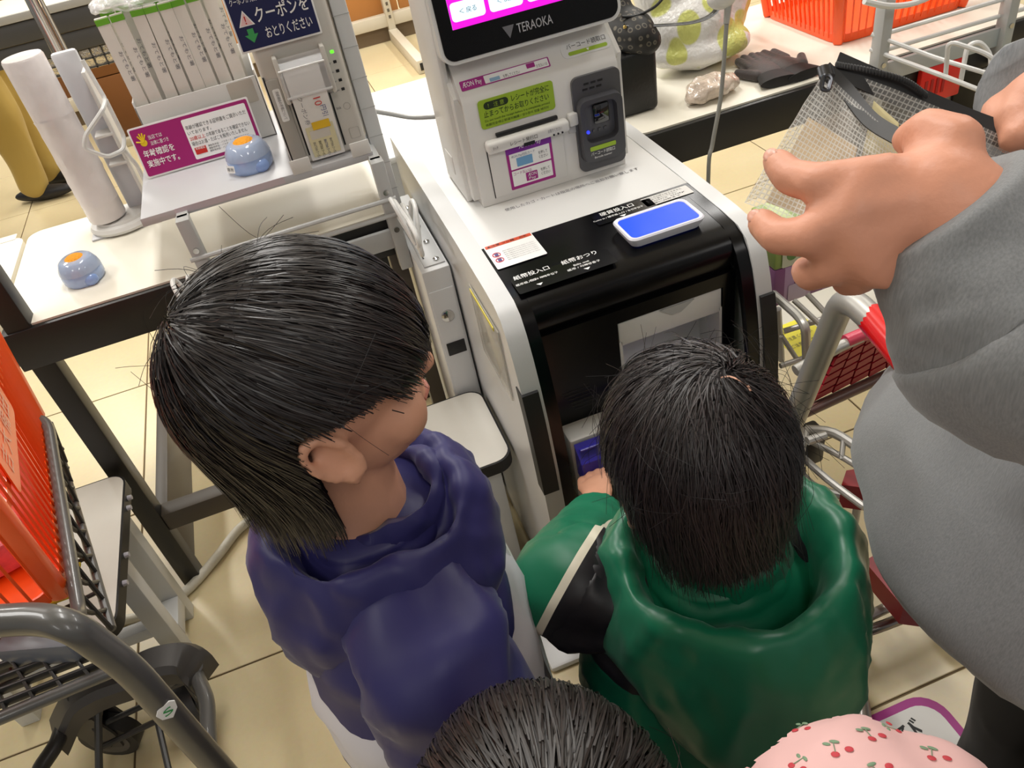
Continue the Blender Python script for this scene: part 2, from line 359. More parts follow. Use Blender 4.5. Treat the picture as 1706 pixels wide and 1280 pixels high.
# low grey-white shelf between printer and kiosk, and the grey service box
shelfM = thing('side_counter', 'low pale counter block behind the grey service box', 'counter', (.30, 1.95, 0))
MB().box((.178, 1.80, .0), (.64, 2.25, .72), .004).build('body', white_metal, shelfM)
MB().box((.172, 1.79, .72), (.645, 2.26, .735), .003).build('top_plate', white_gloss, shelfM)
sbox = thing('service_box', 'pale grey metal service box with round lock beside the kiosk', 'box', (.165, 1.5, 0))
MB().box((.140, 1.315, .05), (.196, 1.66, .700), .003).build('body', white_metal, sbox)
MB().box((.150, 1.33, .700), (.192, 1.60, .703), .001).build('top_plate', grey_metal, sbox)
for yy in (1.345, 1.42, 1.49, 1.585): MB().lathe([(.006, 0), (.006, .003), (.003, .005)], (.178, yy, .703)).build('bolt', chrome, sbox)
MB().box((.155, 1.36, .7032), (.158, 1.55, .7036)).build('slot', black_matte, sbox)
d_ = MB().box((.144, 1.312, .30), (.192, 1.316, .655), .001).build('door', white_metal, sbox)
lk = MB().lathe([(.013, 0), (.013, .004), (.009, .006)], (.168, 1.312, .595), (0, -1, 0)).build('lock', chrome, d_)
MB().box((.166, 1.304, .590), (.170, 1.3065, .600)).build('keyhole', black_matte, lk) if False else None
MB().box((.150, 1.309, .50), (.188, 1.3125, .53), .001).build('pull_recess', black_matte, d_)

# basket stands (low white tables with dark edge)
def stand(label, x0, x1, y0, y1, z=.40, leg_in=.05):
    t = thing('basket_stand', label, 'stand', ((x0+x1)/2, (y0+y1)/2, 0))
    cx, cy = (x0+x1)/2, (y0+y1)/2
    MB().prism(rrect(x1-x0, y1-y0, .035, 6), (cx, cy, z-.028), X3, Y3, Z3*.028).build('edge_band', black_matte, t)
    MB().prism(rrect(x1-x0-.008, y1-y0-.008, .032, 6), (cx, cy, z), X3, Y3, Z3*.0012).build('table_top', mat('stand_laminate', '#d9d6cd', .4, var=.03, vscale=8), t)
    for xx in (x0+.025, x1-.065):
        MB().box((xx, y0+leg_in, 0), (xx+.04, y0+leg_in+.04, z-.028), .003).build('leg', white_metal, t)
        MB().box((xx, y1-.09, 0), (xx+.04, y1-.05, z-.028), .003).build('leg', white_metal, t)
    MB().box((x0+.065, y0+leg_in+.005, .115), (x1-.065, y0+leg_in+.035, .145), .002).build('cross_bar', white_metal, t)
    for xx in (x0+.025, x1-.065): MB().box((xx, y0+leg_in+.04, .05), (xx+.04, y1-.09, .09), .002).build('side_bar', white_metal, t)
    return t
stand('low white basket stand with black edge beside the payment kiosk', -.15, .193, 1.075, 1.305)
stL = stand('low white basket stand with black edge beside the orange basket', -.98, -.556, 1.02, 1.43, leg_in=.20)
for yy in (1.13, 1.20, 1.33, 1.36): MB().lathe([(.006, 0), (.005, .008)], (-.556, yy, .386), (1, 0, 0), 10).build('bumper_stud', mat('stud_grey', '#b0b0b8', .4), stL)
# floor cable by the stand
hp = [at_z(195, 1036, .012), at_z(255, 1020, .012), at_z(310, 985, .012), at_z(360, 930, .012), at_z(400, 880, .012), at_z(440, 858, .012), at_z(520, 835, .012)]
hose = MB().tube(smooth_path(hp, 6), .012, 12).build('cable_hose', mat('hose_white', '#d4cfc0', .45, bump=.2, bscale=120)); tag(hose, 'off-white corrugated cable hose curving over the floor tiles', 'hose')
# guide mat on the floor
fm = thing('floor_sign', 'white floor sticker with magenta border beside the shopping cart', 'sign', (.68, .47, 0))
fc = V(.585, .40, 0)
MB().prism(rrect(.335, .29, .05, 6), (fc.x, fc.y, .0), X3, Y3, Z3*.0015).build('border', ink_magenta, fm)
MB().prism(rrect(.305, .26, .04, 6), (fc.x, fc.y, .0015), X3, Y3, Z3*.0006).build('panel', mat('floor_sign_white', '#d8d6d2', .4), fm)
text('お並び', V(.55, .47, .0021), V(1, 0, 0), V(0, 1, 0), .045, ink_black, fm, lift=.0004, bold=.02)
# ================================================================== payment kiosk
KX0, KX1 = .200, .645; IX0, IX1 = .232, .617
K = thing('payment_kiosk', 'white and black self-checkout payment kiosk with touch screen', 'kiosk', ((KX0+KX1)/2, 1.2, 0))
prof = [(1.75, .80), (1.20, .80), (1.05, .797), (1.00, .793), (.975, .780), (.958, .752), (.945, .715), (.933, .665), (.922, .60), (.915, .50), (.913, .30), (.913, .06)]
def side_cheek(x0, x1, name, m, shrink=0.):
    poly = [(y+shrink, z-shrink*.6) for y, z in prof] + [(1.75, .06)]
    return MB().rings([[V(x0, y, z) for y, z in poly], [V(x1, y, z) for y, z in poly]]).build(name, m, K)
cL = side_cheek(KX0, IX0, 'side_panel', white_metal); cR = side_cheek(IX1, KX1, 'side_panel', white_metal)
# long black hand grips let into both front edges
def grip(x0, x1, zs):
    pts = []
    for z in zs:
        ys = np.interp(-z, [-b for a, b in prof], [a for a, b in prof]); pts.append((ys-.006, z))
    return MB().rings([[V(x0, y, z), V(x1, y, z), V(x1, y+.03, z), V(x0, y+.03, z)] for y, z in pts])
grip(KX0-.002, IX0-.006, np.linspace(.665, .455, 9)).build('grip_strip', dark_rubber, cL)
grip(IX1+.004, KX1+.002, np.linspace(.69, .46, 9)).build('grip_strip', dark_rubber, cR)
# white deck behind, black deck in front and the rounded nose
MB().box((IX0, 1.165, .780), (IX1, 1.75, .799), .001).build('rear_deck', white_gloss, K)
MB().box((IX0, 1.70, .06), (IX1, 1.75, .79)).build('back_panel', white_metal, K)
MB().box((KX0+.005, .95, 0), (KX1-.005, 1.74, .06), .004).build('plinth', grey_metal, K)
MB().box((KX0-.07, .86, 0), (KX0+.03, 1.10, .018), .008).build('foot_plate', white_metal, K)
MB().box((KX1-.03, .86, 0), (KX1+.05, 1.10, .018), .008).build('foot_plate', white_metal, K)
nose = [(1.165, .7985), (1.06, .796), (1.015, .793), (.994, .788), (.982, .778), (.976, .765), (.976, .745), (.985, .72)]
rim = [(1.165, .7985), (1.06, .7965), (1.01, .793), (.985, .783), (.968, .762), (.955, .735), (.943, .695), (.935, .66), (.925, .60), (.918, .50), (.916, .30), (.916, .06)]
def strip(x0, x1, pr, th=.012):
    mb = MB()
    up = [[V(x0, y, z), V(x1, y, z)] for y, z in pr]; 
    return mb.rings([[V(x0, y, z), V(x1, y, z), V(x1, y+th, z-th), V(x0, y+th, z-th)] for y, z in pr])
bd = strip(IX0+.020, IX1-.020, nose).build('black_deck', black_gloss, K)
strip(IX0, IX0+.0215, rim).build('black_rim', black_gloss, K); strip(IX1-.0215, IX1, rim).build('black_rim', black_gloss, K)
# recessed black front with window for the change tray
FY = .972
fp = MB(); TX0, TX1, TZ0, TZ1 = .385, .575, .50, .705
for lo, hi in (((IX0+.02, FY, .06), (TX0, FY+.012, .73)), ((TX1, FY, .06), (IX1-.02, FY+.012, .73)), ((TX0, FY, TZ1), (TX1, FY+.012, .73)), ((TX0, FY, .06), (TX1, FY+.012, TZ0))): fp.box(lo, hi)
fp.build('black_front', black_gloss, K)
for k in range(6): MB().box((.275+.004*k, FY-.0006, .60-.008*k), (.325+.002*k, FY+.001, .602-.008*k)).build('vent_slit', black_matte, K)
# coin change tray (white surround, blue bowl)
blue = mat('blue_plastic', '#3a33b0', .32, var=.03); blue_lit = mat('blue_tray_lit', '#2a6cf0', .3)
ct = MB().box((TX0+.002, FY+.07, TZ0), (TX1-.002, FY+.078, TZ1)).build('change_tray', white_plastic, K)
s = MB()
s.box((TX0+.001, FY+.002, TZ1-.05), (TX1-.001, FY+.07, TZ1-.001), .004)
s.build('upper_lip', white_plastic, ct)
MB().prism([(0, 0), (.062, 0), (.038, -.016), (.022, -.016)], (TX0+.075, FY+.0015, TZ1-.003), X3, Z3, -Y3*.002).build('tab', grey_metal, ct)
for a, b, nm in ((TX0+.001, TX0+.006, 'cheek'), (TX1-.006, TX1-.001, 'cheek')): MB().box((a, FY+.002, TZ0), (b, FY+.07, TZ1-.04)).build(nm, white_plastic, ct)
# bowl: white rim protruding forward with a blue dish
bw = MB(); cx, cy, cz = (TX0+TX1)/2+.012, FY-.005, .545
def bowl_ring(sx, sy, z, dy=0):
    out = []
    for k in range(28):
        a = 2*pi*k/28; e = 3.2
        out.append(V(cx+sx*np.sign(cos(a))*abs(cos(a))**(2/e), cy+dy+sy*np.sign(sin(a))*abs(sin(a))**(2/e), z))
    return out
MB().rings([bowl_ring(.080, .064, cz-.055), bowl_ring(.096, .078, cz-.004), bowl_ring(.094, .076, cz), bowl_ring(.078, .062, cz)], cap=False).build('bowl_rim', white_plastic, ct)
MB().rings([bowl_ring(.078, .062, cz), bowl_ring(.071, .054, cz-.026), bowl_ring(.064, .045, cz-.034)], cap=True).build('blue_bowl', blue, ct)
MB().box((cx+.010, cy+.018, cz-.02), (cx+.052, cy+.06, cz+.02), .004).build('coin_chute', black_gloss, ct)
MB().box((cx+.004, cy+.014, cz-.022), (cx+.011, cy+.06, cz+.024), .002).build('sensor_cover', mat('smoked_plastic', '#34322f', .15), ct)
MB().prism([(0, 0), (.075, .012), (.10, .0), (.085, -.03), (.03, -.03)], (TX0-.008, FY-.03, TZ0-.008), X3, Y3, Z3*.014).build('front_lip', black_gloss, ct)
text('硬貨おつり', V(TX0+.03, FY-.055, TZ0+.0065), X3, Y3, .017, ink_white, ct, width=.085, bold=.02)
# bill slot unit, lower left: white base and blue flap
bu = MB().box((.262, FY-.045, .395), (.395, FY+.002, .535), .006).build('bill_unit', white_plastic, K)
MB().rings([[V(x, y, z) for y, z in ((FY-.048, .530), (FY-.075, .505), (FY-.080, .47), (FY-.066, .455), (FY-.045, .46))] for x in (.268, .39)]).build('blue_flap', blue, bu)
MB().box((.272, FY-.082, .40), (.283, FY-.04, .48), .004).build('blue_guide', blue, bu)
MB().box((.272, FY-.066, .524), (.385, FY-.058, .529), .002).build('flap_ridge', blue, bu)
MB().box((.300, FY-.058, .418), (.385, FY-.044, .452), .002).build('bill_slot', black_matte, bu)
MB().box((.302, FY-.072, .428), (.380, FY-.056, .4295)).build('banknote', mat('banknote', '#b9b09a', .6, var=.2, vscale=120), bu)
text('取出口', V(.268, FY-.0465, .519), X3, Z3, .010, ink_black, bu, lift=.001)
# ---- coin inlet, blue lit tray on the deck
ic = at_z(1097, 377, .80); iw, ih = .112, .062
ci = thing('x', 'x', 'x') if False else None
inl = MB(); A = V(ic.x, ic.y, .80)
def rr(w_, h_, z, r=.012): return [V(A.x+a, A.y+b, z) for a, b in rrect(w_, h_, r, 4)]
iw, ih = .128, .074
inl.rings([rr(iw-.008, ih-.008, .796), rr(iw+.004, ih+.004, .808, .014), rr(iw+.006, ih+.006, .812, .014), rr(iw+.002, ih+.002, .8145, .013), rr(iw-.007, ih-.007, .8135, .010), rr(iw-.022, ih-.022, .8012, .008)], cap=False)
inlet = inl.build('coin_inlet', mat('milky_plastic', '#e6e6f0', .3), K)
MB().rings([rr(iw-.0075, ih-.0075, .8125, .010), rr(iw-.0225, ih-.0225, .8016, .008)], cap=True).build('lit_tray', mat('blue_glow', '#1246e8', .4, spec=.2, emit=.45), inlet)
MB().box((A.x-.026, A.y-.024, .8018), (A.x+.010, A.y-.010, .8035), .001).build('coin_slot', mat('slot_navy', '#101a4a', .4), inlet)
MB().prism(rrect(.05, .036, .008), (A.x+.026, A.y-.002, .8018), X3, Y3, Z3*.0006).build('tray_ramp', mat('blue_glow_pale', '#8f9cf2', .4, emit=.25), inlet)
# ---- deck stickers and lettering
dz = .7975
def deck(px, py): return at_z(px, py, dz)
q = deck(858, 419); w_ = (deck(897, 392)-deck(815, 413)).length; h_ = (deck(815, 413)-deck(832, 448)).length
st = patch('warning_sticker', V(q.x, q.y, dz), X3, Y3, w_, h_+.006, ink_white, K, .002, .0012)
patch('red_band', V(q.x, q.y+h_*.5-.002, dz), X3, Y3, w_-.004, .009, mat('sticker_red', '#d8512e', .5), st, .001, .0019)
text('▲注意 つり銭・お札', V(q.x-w_*.45, q.y+h_*.5-.005, dz), X3, Y3, .006, ink_black, st, lift=.0026, width=w_*.85, bold=.02)
for k in range(2):
    c = V(q.x-w_*.36, q.y+.004-k*.018, dz+.002); MB().tube([c+V(.0065*cos(a), .0065*sin(a), 0) for a in np.linspace(0, 2*pi, 18)[:-1]], .0009, 6, closed=True).build('ban_ring', mat('ban_pink', '#c8405a', .5), st)
    MB().box((c.x-.003, c.y-.004, c.z-.0002), (c.x+.003, c.y+.004, c.z+.0003)).build('ban_figure', mat('figure_violet', '#4a3a7a', .5), st)
for k in range(6): text('硬貨や紙幣以外のものは入れないでください', V(q.x-w_*.22, q.y+.008-k*.0062, dz), X3, Y3, .0036, ink_grey, st, lift=.0018, width=w_*.66)
def deck_plate(px, py, w_, h_):
    c = deck(px, py); return patch('label_plate', V(c.x, c.y, dz), X3, Y3, w_, h_, mat('plate_black', '#0d0d10', .2), K, .004, .0012)
lp = deck_plate(940, 453, .165, .046)
def dline(s_, px, py, h, w_=None, m=ink_white, b=.02, par=None): c = deck(px, py); return text(s_, V(c.x, c.y, dz), X3, Y3, h, m, par or lp, width=w_, bold=b, lift=.0024)
dline('紙幣投入口', 858, 470, .0125, .060); dline('Bills in', 885, 471, .005, .022); dline('纸币投入口 / 지폐투입구', 861, 480, .0062, .070); dline('▼', 896, 479, .006, .011)
dline('紙幣おつり', 938, 444, .0125, .060); dline('Bills out', 957, 446, .005, .026); dline('纸币 / 지폐방출구', 947, 455, .0062, .055); dline('▼', 975, 453, .006, .011)
lp2 = deck_plate(1040, 354, .110, .036)
dline('硬貨投入口', 1002, 363, .0125, .062, par=lp2); dline('Coins in / 硬币投入口 / 동전투입구', 990, 373, .0058, .092, par=lp2); dline('▼', 1035, 364, .006, .012, par=lp2)
q = deck(1111, 328); ns = patch('notice_sticker', V(q.x, q.y, dz), X3, Y3, .088, .030, mat('notice_paper', '#dedcd8', .5), K, .002, .0012)
for k in range(4): text(['小銭のみの投入はできません', 'まとめて投入して下さい', 'Coins only', '一度に30枚まで'][k], V(q.x-.038, q.y+.007-k*.0065, dz), X3, Y3, .0045, ink_black, ns, lift=.0022, width=.07-.012*(k % 2), bold=.01)
c0 = at_z(843, 353, .799); text('使用したカゴ・カートは指定の場所へご返却お願い致します', V(c0.x, c0.y, .799), X3, Y3, .011, ink_grey, K, width=.262, lift=.0006)

# ---- head unit
HX0, HX1 = .262, .580; HY = 1.30; HZ = .995
hp_ = [(HY, .800), (HY+.002, HZ-.008), (HY+.010, HZ+.004), (HY+.055, 1.052), (HY+.17, 1.058), (HY+.17, .80)]
hd = MB().rings([[V(x, y, z) for y, z in hp_] for x in (HX0+.006, HX1-.006)])
bmesh.ops.bevel(hd.bm, geom=[e for e in hd.bm.edges if abs(e.verts[0].co.x-e.verts[1].co.x) < 1e-5 and min(e.verts[0].co.y, e.verts[1].co.y) < HY+.06], offset=.012, segments=4, affect='EDGES')
head = hd.build('head_unit', white_plastic, K)
MB().box((HX0-.002, HY+.035, .80), (HX0+.012, HY+.175, 1.25), .006).build('side_pillar', white_plastic, head)
MB().box((HX0, HY+.10, 1.04), (HX1, HY+.165, 1.40), .02).build('rear_housing', white_plastic, head)
MB().box((HX0-.0035, HY+.09, .835), (HX0-.001, HY+.14, .87), .001).build('side_vent', white_plastic, head)
# screen, tilted back a little
ts = radians(9); su = V(0, sin(ts), cos(ts)); sn = X3.cross(su)
sc_o = V((HX0+HX1)/2, HY+.012, 1.053); SW, SH = .316, .36
scr = MB().prism(rrect(SW, SH, .022, 6), sc_o+su*(SH/2)-sn*.045, X3, su, sn*.052).build('screen_case', white_gloss, head)
MB().prism(rrect(SW-.012, SH-.012, .017, 6), sc_o+su*(SH/2), X3, su, sn*.009).build('black_bezel', black_gloss, scr)
g0 = sn*.0095
DW = .252; dx0 = sc_o.x-DW/2-.004; dz0 = .052
def S(u_, v_): return V(dx0+u_, sc_o.y, sc_o.z)+su*v_-V(0, 0, 0)
disp = MB().prism([(0, 0), (DW, 0), (DW, .28), (0, .28)], S(0, dz0)+g0, X3, su, sn*.0005).build('display', mat('display_cyan', '#bfe4f7', .3, emit=.95), scr)
MB().prism([(0, 0), (DW, 0), (DW, .052), (0, .052)], S(0, dz0)+g0+sn*.0005, X3, su, sn*.0003).build('magenta_bar', mat('display_magenta', '#dc10d0', .3, emit=.85), disp)
MB().prism([(.02, 0), (DW, 0), (DW, .001), (.02, .001)], S(0, dz0+.085)+g0+sn*.0005, X3, su, sn*.0003).build('divider_line', ink_grey, disp)
for k, t_ in enumerate(['＜ 戻る', '＜ 次回', '支払方法変更', '♙ 店員呼出']):
    cxk = .031+k*.0633
    bt = MB().prism(rrect(.056, .028, .006), S(cxk, dz0+.024)+g0+sn*.0009, X3, su, sn*.0003).build('screen_button', mat('display_button', '#d4ecf8', .3, emit=.95), disp)
    text(t_, S(cxk, dz0+.024), X3, su, .0085, mat('screen_ink', '#5c6f80', .5), bt, lift=.0112, anchor='c')
text('ポイント利用', S(.02, dz0+.098), X3, su, .011, mat('screen_ink', '#5c6f80', .5), disp, lift=.0105)
tl = text('TERAOKA', S(.104, .022), X3, su, .0145, mat('logo_silver', '#a9a9ad', .35), scr, lift=.0097, width=.062, bold=.015)
MB().prism([(0, .018), (.020, .018), (.010, -.001)], S(.080, .019)+sn*.0094, X3, su, sn*.0004).build('logo_triangle', mat('logo_grey', '#6d6d72', .4), scr)
# sloped ledge stickers
le = V(0, .045, .053).normalized(); ln = X3.cross(le); lo_ = V(0, HY+.010, HZ+.004)
def L(u_, v_): return V(HX0+u_, lo_.y, lo_.z)+le*v_
ls = patch('pay_sticker', L(.105, .018), X3, le, .160, .017, ink_magenta, head, .002, .0005)
patch('white_field', L(.125, .018), X3, le, .115, .0135, ink_white, ls, .001, .001); patch('violet_chip', L(.151, .020), X3, le, .015, .008, ink_magenta, ls, .001, .0016); patch('blue_chip', L(.085, .015), X3, le, .018, .006, mat('chip_blue', '#8fb4d2', .5), ls, .001, .0016)
text('ÆON Pay', L(.0285, .012), X3, le, .011, ink_white, ls, lift=.0016, width=.034)
text('を押してください', L(.100, .012), X3, le, .006, ink_black, ls, lift=.0016, width=.03); text('お支払いは', L(.160, .013), X3, le, .006, ink_grey, ls, lift=.0016, width=.02)
bt = patch('barcode_label', L(.255, .026), X3, le, .090, .026, white_gloss, head, .01, .0003)
text('バーコード読取口', L(.221, .028), X3, le, .0095, ink_black, bt, lift=.0012, width=.072); patch('green_bar', L(.257, .020), X3, le, .072, .0065, ink_green, bt, .003, .0008)
text('▼', L(.254, .0175), X3, le, .0045, ink_white, bt, lift=.0016)
# front stickers
def Hf(px, py): return at_y(px, py, HY)
q = Hf(861, 175); gs = patch('notice_green', V(q.x, HY, q.z), X3, Z3, .136, .050, ink_green, head, .006, .0006)
dk = mat('olive_ink', '#20300e', .5)
pl = patch('pill', V(q.x-.036, HY, q.z+.0135), X3, Z3, .044, .0125, dk, gs, .006, .0011); text('！ 注 意', V(q.x-.036, HY, q.z+.0135), X3, Z3, .008, ink_green, pl, lift=.0018, anchor='c')
text('レシートが完全に', V(q.x-.008, HY, q.z+.0085), X3, Z3, .0115, dk, gs, lift=.0014, width=.068, bold=.01)
text('止まってからお取りください', V(q.x-.060, HY, q.z-.006), X3, Z3, .0115, dk, gs, lift=.0014, width=.118, bold=.01)
text('Do not touch the receipt before it is completely printed', V(q.x-.060, HY, q.z-.0145), X3, Z3, .005, dk, gs, lift=.0014, width=.118); text('收据完全停止前请勿触摸 / 영수증이 멈출 때까지', V(q.x-.060, HY, q.z-.021), X3, Z3, .0048, dk, gs, lift=.0014, width=.115)
# receipt printer door, slot, ledge
rx0, rx1, rz0, rz1 = .306, .446, .812, .905
dr = MB().box((rx0, HY-.0025, rz0), (rx1, HY+.002, rz1), .001).build('printer_door', white_plastic, head)
MB().box((rx0-.0015, HY-.0012, rz0-.001), (rx0, HY+.001, rz1+.012)).build('door_gap', black_matte, head)
lg = MB().box((rx0-.003, HY-.020, .900), (rx1+.010, HY+.002, .921), .006, 3).build('receipt_ledge', white_plastic, head)
MB().box((rx1+.012, HY-.012, .903), (rx1+.03, HY+.002, .926), .004).build('latch', white_plastic, head); MB().box((rx1+.012, HY-.003, .888), (rx1+.03, HY+.002, .901), .002).build('latch_plate', grey_metal, head)
MB().box((rx0+.020, HY-.006, .9225), (rx1-.006, HY+.001, .9285), .001).build('receipt_slot', black_matte, head)
text('レシート発行口', V(rx0+.038, HY-.020, .907), X3, Z3, .0075, ink_black, lg, lift=.0008, width=.05); text('お取りください', V(rx0+.108, HY-.020, .909), X3, Z3, .006, ink_grey, lg, lift=.0008, width=.026); text('ﾀｯﾁ', V(rx0+.006, HY-.020, .908), X3, Z3, .006, ink_grey, lg, lift=.0008)
for k in range(3): MB().lathe([(.0018, 0), (.0018, .001)], (rx1-.022+.008*k, HY-.0202, .9035), (0, -1, 0), 10).build('hole', black_matte, lg)
MB().box((rx0+.062, HY-.0205, .8985), (rx0+.082, HY-.018, .9045)).build('ledge_window', black_matte, lg)
ps = patch('pay_poster', V(.380, HY-.0025, .8595), X3, Z3, .086, .084, ink_magenta, dr, .002, .0006)
patch('poster_top', V(.380, HY-.0025, .893), X3, Z3, .086, .017, mat('poster_violet', '#7a1f96', .5), ps, .001, .0012)
text('ÆON Pay', V(.362, HY-.0025, .8885), X3, Z3, .009, ink_white, ps, lift=.002, width=.042)
for k, zz in enumerate((.870, .838)):
    pw = patch('poster_field', V(.380, HY-.0025, zz), X3, Z3, .076, .029, ink_white, ps, .001, .0014)
    patch('poster_chip', V(.369+k*.009, HY-.0025, zz-.003), X3, Z3, .030-.008*k, .016, (mat('chip_sky', '#6fa3cc', .5) if k == 0 else ink_magenta), pw, .001, .0021)
    text('を押して', V(.396, HY-.0025, zz+.000), X3, Z3, .006, ink_black, pw, lift=.0022, width=.017); text('ください', V(.396, HY-.0025, zz-.008), X3, Z3, .006, ink_black, pw, lift=.0022, width=.017)
    text(['ÆON Pay対応カード', 'コード払いは'][k], V(.345, HY-.0025, zz+.006), X3, Z3, .006, [mat('ink_slate', '#6a7690', .5), ink_magenta][k], pw, lift=.0022, width=[.045, .034][k])
text('ÆON', V(.3705, HY-.0025, .8355), X3, Z3, .006, ink_white, ps, lift=.003, width=.016); text('Pay', V(.372, HY-.0025, .828), X3, Z3, .006, ink_white, ps, lift=.003, width=.013)
# barcode scanner
dgrey = mat('scanner_grey', '#515154', .42); dgrey2 = mat('scanner_grey_dark', '#434347', .4)
SX, SXw, SZ0, SZ1 = .5165, .090, .810, .983
sc = MB().prism(rrect(SXw, SZ1-SZ0, .012, 5), V(SX, HY, (SZ0+SZ1)/2), X3, Z3, -Y3*.006).build('scanner_plate', dgrey, head)
sh = MB()
outer = rrect(.084, .118, .016, 5); inner = rrect(.062, .072, .014, 5)
c0 = V(SX, 0, .8915)
sh.rings([[V(SX+a, HY-.006, .888+b) for a, b in outer], [V(SX+a, HY-.021, .888+b) for a, b in rrect(.080, .114, .014, 5)], [V(SX+a-.002, HY-.021, .902+b) for a, b in rrect(.062, .070, .014, 5)], [V(SX+a-.002, HY+.030, .902+b) for a, b in rrect(.056, .062, .012, 5)]], cap=False)
shr = sh.build('scanner_hood', dgrey2, sc)
MB().box((SX-.03, HY-.0055, .872), (SX+.028, HY-.0045, .934)).build('scanner_window', black_gloss, sc)
MB().box((SX-.012, HY-.012, .895), (SX+.018, HY-.0056, .930), .005).build('scanner_glass', mat('scanner_glass', '#1a1a1e', .05, coat=1.), sc)
for k in range(4): MB().lathe([(.0035, 0), (.003, .003)], (SX-.024+.011*k, HY-.0055, .883), (0, -1, 0), 10).build('indicator', (mat('indicator_blue', '#3a48ff', .3, emit=.8) if k == 0 else dgrey), sc)
for r_ in range(2):
    for k in range(3): MB().box((SX-.026+.013*k+.003*r_, HY-.0072, .958+.009*r_), (SX-.017+.013*k+.003*r_, HY-.0055, .961+.009*r_)).build('speaker_slit', black_matte, sc)
patch('green_bar', V(SX-.004, HY-.021, .857), X3, Z3, .050, .008, ink_green, shr, .002, .0006); text('バーコード読取口', V(SX-.028, HY-.021, .844), X3, Z3, .007, ink_white, shr, lift=.0008, width=.046); text('Barcode scanner', V(SX-.022, HY-.021, .838), X3, Z3, .0038, ink_white, shr, lift=.0008, width=.034)
# clear card pocket on the left flank
pk = MB().box((KX0-.004, 1.0, .60), (KX0-.001, 1.16, .745), .001).build('card_pocket', mat('clear_pocket', '#c9c6bc', .12, alpha=.45), K)
MB().box((KX0-.0055, 1.02, .735), (KX0-.0042, 1.15, .742)).build('yellow_slip', mat('slip_yellow', '#d8c840', .5), pk)
# ================================================================== room shell beyond the frame
ceil_ = MB().box((-7, -3, 3.3), (8, 12, 3.36)).build('ceiling', mat('ceiling_white', '#e6e4df', .8), None, 0); ceil_['kind'] = 'structure'
wb = MB().box((-7, 11.9, 0), (8, 12, 3.3)).build('wall_back', mat('wall_cream', '#d8d0be', .7), None, 0); wb['kind'] = 'structure'
def z_at(x, y, py):       # height of the point above (x, y) that shows at photo row py
    lo, hi = 0., 2.2
    for _ in range(50):
        m_ = (lo+hi)/2; v = V(x, y, m_)-CAM; zc = -v.dot(AX_B)
        if 640-F_PX*v.dot(AX_U)/zc > py: lo = m_
        else: hi = m_
    return lo
# ================================================================== bag roll on its stand
film = mat('bag_film', '#e3dcdb', .22, var=.03, vscale=30, bump=.15, bscale=40)
bx, by = -.402, 1.772; zt = z_at(bx, by, 88)
R1 = thing('bag_roll_stand', 'white stand with wire arms holding the clear bag roll', 'stand', (bx, by, .772))
MB().box((bx-.062, by-.045, .772), (bx+.085, by+.075, .776), .001).build('foot_plate', tray_m, R1)
MB().lathe([(.060, .004), (.062, .010), (.058, .017), (.048, .019), (.046, .024)], (bx+.005, by, .772), seg=32, sx=1.12).build('base_disc', white_plastic, R1)
MB().box((bx+.022, by+.018, .79), (bx+.070, by+.034, zt-.015), .006).build('back_plate', mat('pale_blue_grey', '#d2d4d9', .4), R1)
MB().box((bx+.066, by-.018, .79), (bx+.074, by+.034, zt-.05), .003).build('side_flange', white_plastic, R1)
for zz in (.90, .96): MB().box((bx+.034, by-.02, zz), (bx+.07, by+.022, zz+.006), .002).build('cross_rib', white_plastic, R1)
a_ = [at_y(137, 100, by-.03), at_y(176, 166, by-.04), at_y(172, 182, by-.075), at_y(142, 226, by-.08), at_y(140, 248, by-.08), at_y(180, 262, by-.075), at_y(206, 250, by-.05), at_y(207, 228, by-.03), at_y(176, 166, by-.03)]
MB().tube(fillet(a_, .01, 3), .0042, 8).build('wire_arm', wire, R1)
MB().tube(fillet([at_y(206, 250, by-.04), at_y(228, 275, by-.03), at_y(250, 320, by-.02), at_y(250, 345, by-.02)], .01, 3), .0042, 8).build('wire_arm', wire, R1)
RO = thing('bag_roll', 'thick roll of clear plastic bags on the white stand', 'bag roll', (bx, by, .80))
MB().lathe([(.010, 0), (.036, 0), (.038, .004), (.038, zt-.80-.004), (.036, zt-.80), (.030, zt-.80-.002), (.014, zt-.80-.003)], (bx-.018, by-.006, .80), seg=32).build('roll', film, RO)
sh_ = MB(); rg = []
for i in range(14):
    z = .84+(zt-.84)*.62*i/13; row = []
    for k in range(9):
        a = radians(-150+k*18); rr_ = .0395+.004*noise.noise(V(k*1.3, i*.9, 2)) ; row.append(V(bx-.018+rr_*cos(a), by-.006+rr_*sin(a), z))
    rg.append(row)
sh_.rings(rg, cap=False, closed=False).build('loose_film', film, RO)

# ================================================================== chopstick packs, their box, the age check sign
paper = mat('paper_sleeve', '#e9e4dc', .55, var=.02); green_print = mat('green_print', '#6fb52c', .5)
hb = thing('chopstick_box', 'white open box holding the paper chopstick sleeves', 'box', (-.14, 1.66, .899))
bx0, bx1, by0, by1 = -.262, -.028, 1.675, 1.81
for lo, hi, nm in (((bx0, by0, .899), (bx1, by0+.003, 1.02), 'front_wall'), ((bx0, by1-.003, .899), (bx1, by1, 1.05), 'back_wall'), ((bx0, by0, .899), (bx0+.003, by1, 1.03), 'side_wall'), ((bx1-.003, by0, .899), (bx1, by1, 1.03), 'side_wall'), ((bx0, by0, .899), (bx1, by1, .902), 'bottom')):
    MB().box(lo, hi, .0008).build(nm, white_plastic, hb)
patch('clear_pocket', V(bx1-.035, by0, .995), X3, Z3, .05, .045, mat('pocket_beige', '#c9c2b6', .3), hb, .003, .0006)
